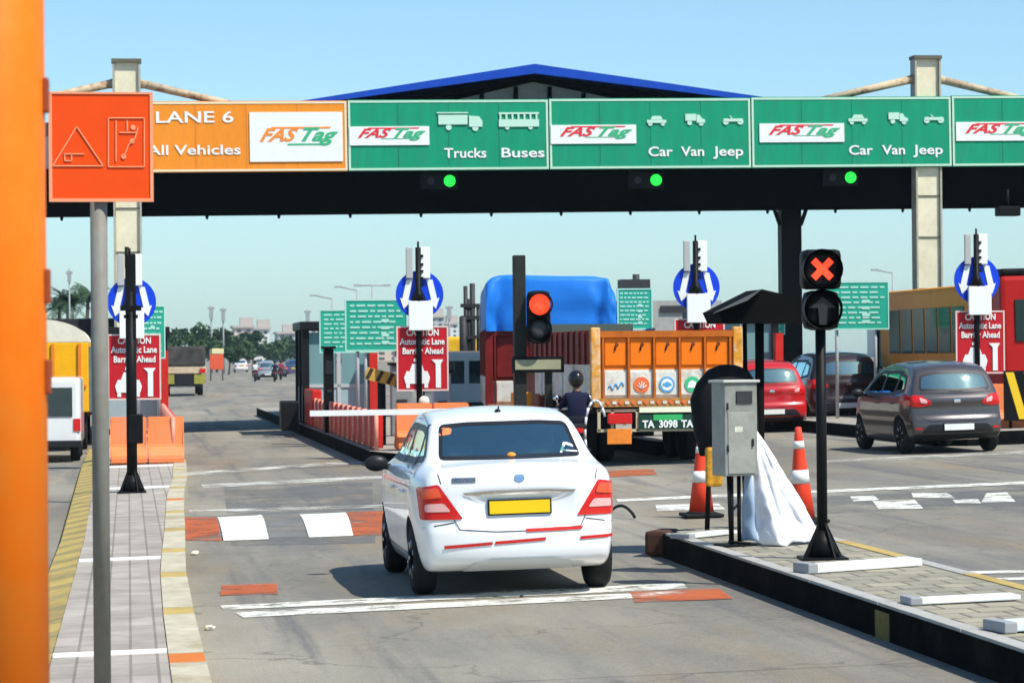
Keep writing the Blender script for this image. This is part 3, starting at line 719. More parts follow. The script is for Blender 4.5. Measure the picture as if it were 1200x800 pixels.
rate_board(408, 363, 413, 68, 67, 'green toll rate board half hidden behind its neighbour at the left booth')
rate_board(173, 358, 420, 42, 60, 'narrow green toll rate board behind the left red caution sign')
rate_board(744, 338, 386, 42, 60, 'green toll rate board between blue tarpaulin and blue disc')
rate_board(1004, 330, 386, 76, 60, 'green toll rate board right of the red cross signal')
rate_board(897, 374, 392, 46, 75, 'small green board glimpsed under the dark shelter roof')

# ------------------------------------------------------------------ booths, barriers
def booth(i, label, first=None):
    x = IX[i]
    if first: return dup(first, label, (x, 70, gz(x)+.26))
    t = thing('toll_booth', label, 'toll booth', (x, 70, gz(x)+.26), group='toll booths on the islands')
    fr = mat('booth_frame', (.008,.008,.009), .5, noise=.2)
    g = MB()
    for sx in (-.85, .85):
        for yy_ in (0, 1.3, 2.8): g.box((sx, yy_, 1.2), (.18, .16, 2.4))
    g.box((0, 1.4, 2.5), (2.0, 3.2, .22), bev=.03); g.build('frame', fr, t)
    g = MB(); g.box((0, 0, .48), (1.62, .06, .9)); g.box((-.85, .65, .48), (.06, 1.18, .9)); g.box((-.85, 2.05, .48), (.06, 1.38, .9)); g.box((.85, 1.4, .48), (.06, 2.68, .9)); g.box((0,2.8,.48),(1.6,.06,.9)); g.build('lower_panel', mat('booth_panel', (.30,.42,.45), .4, noise=.08), t)
    gm = mat('booth_glass', (.16,.30,.31), .06, coat=1)
    g = MB(); g.box((-.43, 0, 1.65), (.72, .02, 1.35)); g.box((.43, 0, 1.65), (.72, .02, 1.35)); g.box((-.85, .65, 1.65), (.02, 1.18, 1.35)); g.box((-.85, 2.05, 1.65), (.02, 1.38, 1.35)); g.box((.85, 1.4, 1.65), (.02, 2.66, 1.35)); g.build('window', gm, t)
    g = MB(); g.box((0, -.02, 1.2), (.09, .08, 2.4)); g.box((0, -.01, .96), (1.7, .1, .08)); g.build('mullion', mat('booth_trim', (.45,.48,.48), .4), t)
    g = MB(); g.box((-.78, -1.6, .45), (.25, 2.9, .9), bev=.05); g.box((.85, -.4, 1.0), (.2, .3, 2.0)); g.build('crash_guard', redp, t)
    g = MB(); g.box((-1.3, -.3, .22), (.45, .9, .75), bev=.05); g.build('bumper_block', fr, t, label='dark block at the foot of the booth')
    return t
b1 = booth(2, 'glazed toll booth with red guard standing left of the red caution sign')
booth(1, 'dark toll booth behind the left red caution sign', b1)
booth(3, 'toll booth hidden behind the orange truck', b1)
booth(4, 'dark toll booth behind the red car and the shelter', b1)
booth(5, 'dark toll booth at the right beside the bus', b1)
def rail(x, Y0, Y1, label, m=redp):
    t = thing('guard_rail', label, 'guard rail', (x, Y0, gz(x)+.26), group='red guard rails on the island edges')
    n = int((Y1-Y0)/1.25)
    for k in range(n):
        g = MB(); g.box((0, k*1.25+.6, .34), (.12, 1.18, .60), bev=.02); g.box((-.02, k*1.25+.6, .66), (.07, 1.2, .07)); g.build('panel', m, t)
        g = MB(); g.bar((-.07, k*1.25-.02, 0), (-.07, k*1.25-.02, .72), .04, n=8); g.build('post', mat('rail_post', (.70,.28,.20), .5, noise=.2), t)
rail(IX[2]-.8, 49.8, 68.5, 'red panelled guard rail along the lane left of the truck')
rail(IX[1]+.82, 50.2, 67, 'red guard rail behind the orange barrier on the left island')
def orange_barrier(x, Y, W, label, rz=0, first=None):
    if first: return dup(first, label, (x, Y, gz(x)+.26), rz)
    t = thing('crash_barrier', label, 'barrier', (x, Y, gz(x)+.16), rz, group='orange crash barriers at the island noses')
    ob = mat('barrier_orange', (.80,.22,.07), .6, noise=.1, ns=2, dirt=(.4,.2,.12), dirt_amt=.5, dirt_s=2)
    for s in (-1, 1):
        g = MB(); P = [(-.36, 0), (.36, 0), (.36, .12), (.16, .32), (.10, .84), (-.10, .84), (-.16, .32), (-.36, .12)]
        g.prism(P, s*W/4-W/4+.01, s*W/4+W/4-.01, 'YZ', bev=.02); g.build('segment', ob, t)
    return t
ob1 = orange_barrier(IX[1]+.28, 50.3, 1.35, 'orange moulded barrier across the left island')
orange_barrier(IX[2]+.15, 49.7, 1.35, 'orange moulded barrier behind the roof of the white car', first=ob1)
orange_barrier(IX[4]+.75, 50.8, 1.35, 'orange moulded barrier right of the grey hatchback', first=ob1)
def striped_board():
    x = IX[4]+1.05; t = thing('striped_board', 'black board with yellow stripes beside the grey hatchback', 'barrier board', (x, 50.0, gz(x)+.25))
    g = MB(); g.span(-.55, .7, 0, .04, .15, 1.1); g.build('board', black, t)
    g = MB()
    for k in range(4): g.prism([(-.52+k*.36, 1.07), (-.36+k*.36, 1.07), (-.10+k*.36, .18), (-.26+k*.36, .18)] if k < 2 else [(-.52+k*.36, 1.07), (-.36+k*.36, 1.07), (-.24+k*.36, .66), (-.40+k*.36, .66)], -.006, -.001)
    g.build('stripes', mat('stripe_yellow', (.80,.52,.02), .5), t)
    g = MB(); g.bar((-.4, .08, 0), (-.4, .08, 1.0), .03); g.bar((.5, .08, 0), (.5, .08, 1.0), .03); g.build('leg', black, t)
striped_board()
def boom():
    Y = 49.4; q = atd(362, 484, Y); r = atd(611, 480, Y); x = r.x; t = thing('boom_barrier', 'white boom arm lowered across the lane before the white car', 'barrier', (x, Y, gz(x)+.25)); z0 = -(gz(x)+.25)
    g = MB(); g.box((0, 0, .5), (.34, .4, 1.0), bev=.03); g.build('cabinet', mat('cabinet_orange', (.75,.27,.02), .5, noise=.1), t)
    g = MB(); g.bar((q.x-x, -.25, q.z+z0), (0, -.25, r.z+z0), .05, .05, square=True); g.build('arm', whitep, t)
boom()
p = at(436, 500, .26); t = thing('striped_post', 'small yellow and black striped board on a dark post', 'post', (atd(447,440,52.5).x, 52.5, gz(5)+.26))
g = MB(); g.bar((0, 0, 0), (0, 0, 1.30), .08); g.build('post', black, t)
g = MB(); g.box((-.02, -.1, 1.32), (.60, .05, .24), ry=.25); bd = g.build('board', mat('stripe_brown', (.50,.30,.06), .6, noise=.2), t)
g = MB()
for k in range(3): g.box((-.24+k*.2, -.13, 1.38-.05*k), (.07, .012, .22), ry=.5)
g.build('stripes', mat('dark_brown', (.05,.03,.02), .6), bd)

def equipment(px, Y, w_, h, m, label, name='ticket_machine', cat='ticket machine'):
    x = atd(px, 440, Y).x; t = thing(name, label, cat, (x, Y, gz(x)+.26))
    g = MB(); g.box((0, 0, h*.5), (w_, .35, h), bev=.03); b = g.build('housing', m, t)
    g = MB(); g.box((0, -.18, h*.78), (w_*.7, .02, h*.16), bev=.004); g.build('screen', glassd, b)
    g = MB(); g.box((0, -.18, h*.5), (w_*.5, .02, .05)); g.build('slot', darkg, b)
    g = MB(); g.box((0, -.02, h+.03), (w_+.1, .45, .06), bev=.01); g.build('hood', black, b)
equipment(470, 58, .45, 1.5, mat('machine_grey', (.22,.24,.24), .5, noise=.15), 'grey ticket machine between the booth and the red caution sign')
equipment(385, 62, .22, 1.9, black, 'slim black machine standing before the booth window')
equipment(517, 60, .4, 1.3, mat('machine_white', (.6,.62,.6), .5, noise=.1), 'pale machine right of the red caution sign')
# ------------------------------------------------------------------ things on the near right island
def cabinet():
    p = at(862, 640, HR); x = p.x; Y = p.y; t = thing('control_cabinet', 'weathered grey control cabinet on a thin stand on the right island', 'cabinet', p, rz=.28)
    cg = mat('cabinet_grey', (.27,.28,.25), .55, .1, noise=.12, ns=5, dirt=(.15,.14,.12), dirt_amt=.6, dirt_s=4)
    k = Y/LENS_PX; z0 = (640-555)*k; z1 = (640-444)*k
    g = MB(); g.box((0, 0, (z0+z1)/2), (.33, .25, z1-z0), bev=.012); b = g.build('housing', cg, t)
    g = MB(); g.box((.0, -.129, (z0+z1)/2-.12), (.27, .008, (z1-z0)*.66), bev=.003); g.build('door', mat('cabinet_door', (.30,.31,.28), .5, noise=.1, dirt=(.2,.18,.14), dirt_amt=.5, dirt_s=5), b)
    g = MB(); g.box((.03, -.131, z1-.13), (.16, .012, .11), bev=.003); g.build('meter_window', darkg, b)
    for zz_ in (.3, .75):
        g = MB(); g.bar((-.138, -.134, z0+(z1-z0)*zz_-.03), (-.138, -.134, z0+(z1-z0)*zz_+.03), .008, n=8); g.build('hinge', darkg, b)
    g = MB(); g.box((.11, -.142, (z0+z1)/2-.12), (.018, .016, .07), bev=.004); g.build('handle', darkg, b)
    g = MB(); g.box((-.03, -.1345, (z0+z1)/2-.0), (.08, .002, .05)); g.build('label_plate', mat('label_pale', (.6,.6,.5), .5, noise=.3, ns=40), b)
    g = MB(); g.box((0, 0, z1+.012), (.37, .29, .024), bev=.006); g.build('lid', mat('cabinet_lid', (.5,.5,.45), .5), b)
    g = MB(); g.bar((-.04, 0, 0), (-.04, 0, z0), .022); g.bar((.05, .02, 0), (.05, .02, z0), .018); g.bar((-.04, 0, z0*.5), (.05, .02, z0*.6), .012); g.box((0, 0, .012), (.3, .26, .024)); g.build('stand', black, t)
    g = MB(); g.bar((-.07, -.03, 0.02), (-.09, -.03, z0+.02), .01); g.bar((-.09, -.03, 0.05), (.1, -.10, .03), .012); g.build('cable', black, t)
    return p
cabp = cabinet()
def shelter():
    p = at(882, 638, HR); Y = 26.1; x = atd(882, 500, Y).x; t = thing('small_shelter', 'small dark pitched shelter roof on two thin posts behind the cabinet', 'shelter', (x, Y, gz(x)+HR)); z0 = -(gz(x)+HR)
    def Q(px, py): q = atd(px, py, Y); return (q.x-x, q.z+z0)
    dk = mat('shelter_black', (.006,.006,.006), .9, noise=.2, spec=.05)
    a = Q(832, 366); pk = Q(884, 340); b = Q(927, 350); bl = Q(928, 379); al = Q(838, 379)
    g = MB(); g.prism([al, a, pk, b, bl], -.35, .35, 'XZ'); g.build('roof', dk, t)
    g = MB(); c = Q(815, 372)
    g.quad([(a[0]-.01, -.36, a[1]+.006), (pk[0], -.37, pk[1]+.01), (pk[0]-.30, -1.0, pk[1]-.12), (c[0]-.03, -.9, c[1]+.02)])
    bmesh.ops.solidify(g.b, geom=g.b.faces[:], thickness=.012); g.build('roof_flap', mat('shelter_grey', (.20,.20,.19), .7, noise=.15), t)
    for px in (874, 889):
        q = Q(px, 400); g = MB(); g.bar((q[0], 0, 0), (q[0]-(.01 if px < 880 else -.01), 0, al[1]), .022 if px < 880 else .045, n=10); g.build('post', dk, t)
shelter()
def hood():
    Y = 26.15; q = atd(851, 500, Y); x = q.x; t = thing('covered_machine', 'black rounded cover over a roadside machine behind the grey cabinet', 'machine', (x, 26.15, gz(x)+HR)); z0 = -(gz(x)+HR)
    zt = atd(855, 427, Y).z+z0
    g = MB(); n = 20
    g.lathe([(.27, .72), (.33, .95), (.34, zt-.34), (.30, zt-.18), (.20, zt-.05), (.08, zt-.005), (.01, zt)], n=24)
    for v in g.b.verts: v.co.y *= .6; v.co.x += .02*math.sin(v.co.z*9+v.co.y*12)
    g.build('cover', mat('cover_black', (.008,.008,.009), .9, noise=.3), t)
    g = MB(); g.box((-.17, -.2, .62), (.16, .12, .38), bev=.03); g.build('side_lamp', mat('side_yellow', (.62,.30,.02), .5, noise=.3, ns=6, dirt=(.1,.06,.03), dirt_amt=.8, dirt_s=9), t)
    g = MB()
    for sx in (-.2, .2): g.bar((sx, 0, 0), (sx*.8, 0, .9), .025)
    g.build('leg', black, t)
hood()
def sheet():
    k = 24.6/LENS_PX; p = at(908, 636, HR); t = thing('white_sheet', 'crumpled white sheet tented against the grey cabinet', 'sheet', p)
    apex = Vector((-26*k, -.10, 136*k)); n = 40; g = MB(); r3 = random.Random(3)
    ring = []; base = []
    m = 60
    for j in range(m+1):
        f = j/m; px = -46+100*f
        y = -.26*math.sin(f*math.pi)-.16+.03*math.sin(f*13)+.012*math.sin(f*31+1)
        base.append(Vector((px*k, y, .012+.02*abs(math.sin(f*14)))))
    rows = []
    for i in range(n+1):
        u = i/n; row = []
        for j in range(m+1):
            f = j/m; b = base[j]; q = (apex+Vector((-.05+.07*f, 0, -.02*f))).lerp(b, u)
            q = q+Vector((0, -.035*math.sin(f*8+u*5)*u-.012*math.sin(f*17+9*u)*u-.010*math.sin(u*13+f*6), .014*math.sin(f*11+u*7)*u))
            q.x += .012*math.sin(u*9+f*8)*u-.05*u*(1-u)*(1 if f < .5 else -.6)*2*abs(f-.5)
            nn = noise.noise(Vector((q.x*7, q.z*5, 1.3))); n2 = noise.noise(Vector((q.x*17+4, q.z*11, 3.1)))
            q.y -= .045*abs(nn)*min(1, u*2.5)+.05*u*abs(math.sin(f*13+.6*math.sin(u*4)+.8*nn)); q.x += .008*n2*min(1, u*2)
            row.append(g.b.verts.new(q))
        rows.append(row)
    for i in range(n):
        for j in range(m):
            f = g.b.faces.new((rows[i][j], rows[i][j+1], rows[i+1][j+1], rows[i+1][j])); f.smooth = True; f.material_index = 1 if j < 10 else 0
    bmesh.ops.remove_doubles(g.b, verts=g.b.verts, dist=.0004)
    bmesh.ops.solidify(g.b, geom=g.b.faces[:], thickness=.004)
    o = g.build('cloth', [mat('sheet_white', (.74,.76,.80), .75, bump=.3, bs=12, dirt=(.42,.40,.36), dirt_amt=.45, dirt_s=5), mat('sheet_blue', (.36,.48,.62), .75)], t)
    return t
sheet()
def cone(px, py, h, label, first=None, lean=0):
    p = at(px, py); p.z += .012
    if first: c = dup(first, label, p, .3); return c
    t = thing('traffic_cone', label, 'traffic cone', p, group='traffic cones beyond the right island')
    cr = mat('cone_red', (.80,.055,.02), .5, noise=.12, ns=6, dirt=(.3,.08,.05), dirt_amt=.4, dirt_s=6)
    R0 = .155; rr = lambda z: R0+(.035-R0)*z/h
    g = MB(); g.lathe([(rr(.04), .04), (rr(h*.42), h*.42), (rr(h*.57), h*.57), (rr(h*.78), h*.78), (rr(h*.86), h*.86), (rr(h), h), (.02, h+.005)], n=28); g.build('body', cr, t)
    for a, b in ((.42, .56), (.78, .86)):
        g = MB(); g.lathe([(rr(h*a)+.004, h*a), (rr(h*b)+.004, h*b)], n=28); g.build('collar', mat('cone_white', (.8,.78,.72), .4, noise=.15, ns=9), t)
    g = MB(); g.box((0, 0, .02), (.46, .46, .04), bev=.015); g.lathe([(.19, .04), (.16, .06)], n=24); g.build('base', rubber, t)
    return t
cn = cone(822, 606, .96, 'red traffic cone with white bands left of the grey cabinet')
c_ = cone(940, 614, 1.0, 'red traffic cone right of the white sheet', first=cn); c_.scale = (1, 1, 1.12); c_.rotation_euler.x = .02; c_.rotation_euler.y = -.05
def plank(ps, m, label, h=.05, wd=.14):
    a = at(*ps[0], HR); b = at(*ps[1], HR); t = thing('plank', label, 'plank', a, group='loose planks on the right island')
    d = b-a; g = MB(); g.box((d.x/2, d.y/2, h/2+.02), (Vector((d.x, d.y)).length, wd, h), rz=math.atan2(d.y, d.x), bev=.008, ry=-math.atan2(d.z, Vector((d.x, d.y)).length)); g.build('board', m, t)
    e = MB(); e.box((0, 0, h*.5+.018), (.09, wd+.02, h+.02), rz=math.atan2(d.y, d.x), bev=.01); e.build('end_cap', mat('grey_cap', (.3,.31,.32), .5), t)
plank([(944, 672), (1072, 663)], whitep, 'white boxed plank lying at the foot of the cross signal', .06, .22)
plank([(1068, 709), (1190, 703)], whitep, 'flat white plank near the right end of the island', .035, .20)
plank([(1172, 741), (1230, 737)], mat('pale_blue_board', (.62,.74,.82), .5), 'pale blue plank at the right edge of the photo', .05, .26)
plank([(800, 632), (855, 626)], mat('pale_board', (.66,.68,.66), .5), 'short pale plank left of the cabinet stand', .03, .22)
# black hose on the road right of the white car
hs = MB(); pr = None
for j in range(15):
    f = j/14; q = at(712+32*f, 606+2*f); q.z += .02+.13*math.sin(f*math.pi)**.8; 
    if pr: hs.bar(pr, q, .018, n=8)
    pr = q
tag(hs.build('hose', rubber), 'black hose arching off the road right of the white car', 'hose')
litter = mat('litter_pale', (.7,.66,.5), .8)
for (px, py, l) in ((246, 738, 'crumpled scrap of paper on the lane by the left kerb'), (228, 650, 'small scrap of paper near the left kerb stones')):
    p = at(px, py); g = MB(); g.ball((0, 0, .02), .035, 1.2, .9, .6, 6)
    for v in g.b.verts: v.co += Vector((rnd.uniform(-.008,.008),)*3)
    o = g.build('litter', litter); o.location = p; tag(o, l, 'litter')

# ------------------------------------------------------------------ cars
def interp(P, t):
    if t <= P[0][0]: return P[0][1]
    for k in range(len(P)-1):
        (a, u), (b, v) = P[k], P[k+1]
        if t <= b:
            h = b-a; f = (t-a)/h
            def sl(i):
                if i <= 0 or i >= len(P)-1:
                    i0 = max(0, min(i, len(P)-2)); return (P[i0+1][1]-P[i0][1])/(P[i0+1][0]-P[i0][0])
                s0 = (P[i][1]-P[i-1][1])/(P[i][0]-P[i-1][0]); s1 = (P[i+1][1]-P[i][1])/(P[i+1][0]-P[i][0])
                return 0 if s0*s1 <= 0 else 2*s0*s1/(s0+s1)
            m0, m1 = sl(k), sl(k+1)
            return (2*f**3-3*f*f+1)*u+(f**3-2*f*f+f)*h*m0+(-2*f**3+3*f*f)*v+(f**3-f*f)*h*m1
    return P[-1][1]
def inside(P, x, y):
    c = False; n = len(P)
    for i in range(n):
        (x1, y1), (x2, y2) = P[i], P[(i+1) % n]
        if (y1 > y) != (y2 > y) and x < (x2-x1)*(y-y1)/(y2-y1)+x1: c = not c
    return c
def shrink(P, wd):                      # inset of an outline, vertex by vertex
    n = len(P); A = sum(P[i][0]*P[(i+1) % n][1]-P[(i+1) % n][0]*P[i][1] for i in range(n)); s = 1 if A > 0 else -1; O = []
    for i in range(n):
        p0, p1, p2 = Vector(P[i-1]), Vector(P[i]), Vector(P[(i+1) % n]); d0 = (p1-p0).normalized(); d1 = (p2-p1).normalized()
        n0 = Vector((-d0.y, d0.x))*s; n1 = Vector((-d1.y, d1.x))*s; m = (n0+n1); m = m/max(.5, m.length_squared)*2 if m.length > .1 else n0
        O.append((p1.x+m.x*wd, p1.y+m.y*wd))
    return O
def roundp(P, r=.04, k=4):              # rounded corners
    n = len(P); O = []
    for i in range(n):
        p0, p1, p2 = Vector(P[i-1]), Vector(P[i]), Vector(P[(i+1) % n])
        a = p1+(p0-p1).normalized()*min(r, (p0-p1).length*.45); b = p1+(p2-p1).normalized()*min(r, (p2-p1).length*.45)
        for j in range(k+1):
            t = j/k; q = a.lerp(p1, t).lerp(p1.lerp(b, t), t); O.append((q.x, q.y))
    return O
class Shell:
    """a car body: one skin, patches (glass, lamps, seams) laid exactly on it"""
    def __init__(s, sp):
        s.sp = sp; nx, ny, nz_ = 38, 96, 30; L = sp['L']; b = bmesh.new(); V = {}
        def mapv(i, j, k):
            if (i, j, k) in V: return V[(i, j, k)]
            u = -1+2*i/nx; v = j/ny; wv = k/nz_; y0 = v*L
            zt = interp(sp['top'], y0); zb = interp(sp['bot'], y0); z = zb+(zt-zb)*wv
            z += sp.get('crown', .05)*(1-u*u)*wv**5
            W = interp(sp['width'], z-sp.get('crown', .05)*(1-u*u)*wv**5)
            pl = 1-sp['tr']*max(0, 1-y0/.75)**2.2-sp['tf']*max(0, 1-(L-y0)/.95)**2.2
            y = y0+(interp(sp['rear'], z)+(interp(sp['recess'], z)*max(0, 1-(abs(u)/.62)**4) if 'recess' in sp else 0)+sp.get('bow', .10)*abs(u)**2.6)*(1-v)**10-(interp(sp['front'], z)+.16*abs(u)**2.4)*v**10
            V[(i, j, k)] = b.verts.new((u*W*pl, y, z)); return V[(i, j, k)]
        def face(f, n0, n1):
            for a in range(n0):
                for c in range(n1):
                    try: b.faces.new((f(a, c), f(a+1, c), f(a+1, c+1), f(a, c+1)))
                    except ValueError: pass
        face(lambda a, c: mapv(a, 0, c), nx, nz_); face(lambda a, c: mapv(a, ny, c), nx, nz_)
        face(lambda a, c: mapv(0, a, c), ny, nz_); face(lambda a, c: mapv(nx, a, c), ny, nz_)
        face(lambda a, c: mapv(a, c, nz_), nx, ny); face(lambda a, c: mapv(a, c, 0), nx, ny)
        for _ in range(sp.get('smooth', 4)): bmesh.ops.smooth_vert(b, verts=b.verts, factor=.5, use_axis_x=True, use_axis_y=True, use_axis_z=True)
        bmesh.ops.recalc_face_normals(b, faces=b.faces)
        s.bvh = BVHTree.FromBMesh(b); s.b = b
    def hit(s, ax, a, c):
        if ax == 'R': r = s.bvh.ray_cast(Vector((a, -3, c)), Vector((0, 1, 0)))
        elif ax == 'F': r = s.bvh.ray_cast(Vector((a, 9, c)), Vector((0, -1, 0)))
        elif ax == 'L': r = s.bvh.ray_cast(Vector((-3, a, c)), Vector((1, 0, 0)))
        else: r = s.bvh.ray_cast(Vector((3, a, c)), Vector((-1, 0, 0)))
        return r[0], r[1]
    def add(s, g, P, ax, eps=.006, step=.05, mi=0):
        t = bmesh.new(); f = t.faces.new([t.verts.new((a, c, 0)) for a, c in P])
        if len(P) > 4: bmesh.ops.triangulate(t, faces=[f])
        xs = [p[0] for p in P]; zs = [p[1] for p in P]
        for lo, hi, nrm in ((min(xs), max(xs), (1, 0, 0)), (min(zs), max(zs), (0, 1, 0))):
            q = lo+step
            while q < hi:
                bmesh.ops.bisect_plane(t, geom=t.verts[:]+t.edges[:]+t.faces[:], plane_co=(q, q, 0), plane_no=nrm); q += step
        M = {}
        for v in t.verts:
            p, n = s.hit(ax, v.co.x, v.co.y)
            if p is None: continue
            M[v] = g.b.verts.new(p+n*eps)
        out = {'R': Vector((0, -1, 0)), 'F': Vector((0, 1, 0)), 'L': Vector((-1, 0, 0)), 'X': Vector((1, 0, 0))}[ax]
        for f in t.faces:
            if all(v in M for v in f.verts):
                try: nf = g.b.faces.new([M[v] for v in f.verts])
                except ValueError: continue
                nf.normal_update()
                if nf.normal.dot(out) < 0: nf.normal_flip()
                nf.smooth = True; nf.material_index = mi
        t.free()
    def patch(s, name, polys, m, parent, eps=.006, step=.05):
        g = MB()
        for ax, P in polys: s.add(g, P, ax, eps, step)
        bmesh.ops.remove_doubles(g.b, verts=g.b.verts, dist=.0003)
        return g.build(name, m, parent, normals=False)
    def seam(s, g, pts, ax, wd=.011, eps=.0035):
        for a, c in zip(pts, pts[1:]):
            a = Vector(a); c = Vector(c); d = (c-a); n = Vector((-d.y, d.x)).normalized()*wd/2
            s.add(g, [tuple(a+n), tuple(c+n), tuple(c-n), tuple(a-n)], ax, eps, .08)
mirror = lambda P: [(-a, c) for a, c in P][::-1]
lining = mat('cabin_dark', (.03,.03,.032), .9)
tglass = mat('car_glass', (.30,.42,.44), .02, spec=.9); 
def _glass(m, tr=.62, tint=(.50,.74,.70)):
    N = m.node_tree.nodes; L = m.node_tree.links; o = [n for n in N if n.type == 'OUTPUT_MATERIAL'][0]
    gl_ = N.new('ShaderNodeBsdfGlossy'); gl_.inputs['Roughness'].default_value = .03; gl_.inputs['Color'].default_value = (.75,1,.92,1); tp = N.new('ShaderNodeBsdfTransparent'); tp.inputs[0].default_value = tint+(1,)
    fr = N.new('ShaderNodeFresnel'); fr.inputs[0].default_value = 1.6; ad = N.new('ShaderNodeMath'); ad.operation = 'MULTIPLY_ADD'; ad.inputs[1].default_value = 2.2; ad.inputs[2].default_value = .26; ad.use_clamp = True
    L.new(fr.outputs[0], ad.inputs[0]); mx = N.new('ShaderNodeMixShader'); L.new(ad.outputs[0], mx.inputs[0]); L.new(tp.outputs[0], mx.inputs[1]); L.new(gl_.outputs[0], mx.inputs[2]); L.new(mx.outputs[0], o.inputs['Surface'])
_glass(tglass)
def paint(name, col, metal=0.0, rough=.28):
    m = mat(name, col, rough, metal, noise=.03, ns=3, coat=.8); N = m.node_tree.nodes; L = m.node_tree.links; p = N['Principled BSDF']
    if p.inputs['Base Color'].links:
        src = p.inputs['Base Color'].links[0].from_socket; ge = N.new('ShaderNodeNewGeometry'); mx = N.new('ShaderNodeMix'); mx.data_type = 'RGBA'
        L.new(ge.outputs['Backfacing'], mx.inputs[0]); L.new(src, mx.inputs[6]); mx.inputs[7].default_value = (.02,.02,.02,1); L.new(mx.outputs[2], p.inputs['Base Color'])
    return m
tail = mat('tail_red', (.60,.010,.010), .15, coat=.6)
tail_c = mat('tail_clear', (.78,.42,.40), .1, coat=1)
amber = mat('tail_amber', (.80,.07,.012), .15, coat=1)
blackpl = mat('black_trim', (.018,.018,.02), .4)
platew = mat('plate_white', (.78,.78,.74), .4); platey = mat('plate_yellow', (.82,.55,.01), .4)
rimm = mat('wheel_silver', (.45,.46,.48), .35, .6)
def car_wheel(parent, x, y, r, wd=.19):
    o = bpy.data.objects.get('_wheelmesh%.2f' % r)
    g = MB(); g.lathe([(r*.60, -wd/2), (r*.88, -wd/2), (r*.97, -wd*.38), (r, -wd*.2), (r, wd*.2), (r*.97, wd*.38), (r*.88, wd/2), (r*.60, wd/2), (r*.60, -wd/2)], (0, 0, 0), 'X', 40)
    w_ = g.build('wheel', rubber, parent); w_.location = (x, y, r)
    s = -1 if x < 0 else 1
    g = MB(); g.lathe([(r*.61, s*wd*.40), (r*.57, s*wd*.30), (r*.5, s*wd*.22), (.02, s*wd*.25)], (0, 0, 0), 'X', 32)
    for k in range(7):
        a = 2*math.pi*k/7; c_, s_ = math.cos(a), math.sin(a)
        g.bar((s*wd*.36, c_*.04, s_*.04), (s*wd*.40, c_*r*.57, s_*r*.57), .022, .03, n=6)
    g.ball((s*wd*.36, 0, 0), .045, .5, 1, 1, 6); g.build('rim', rimm, w_)
    return w_
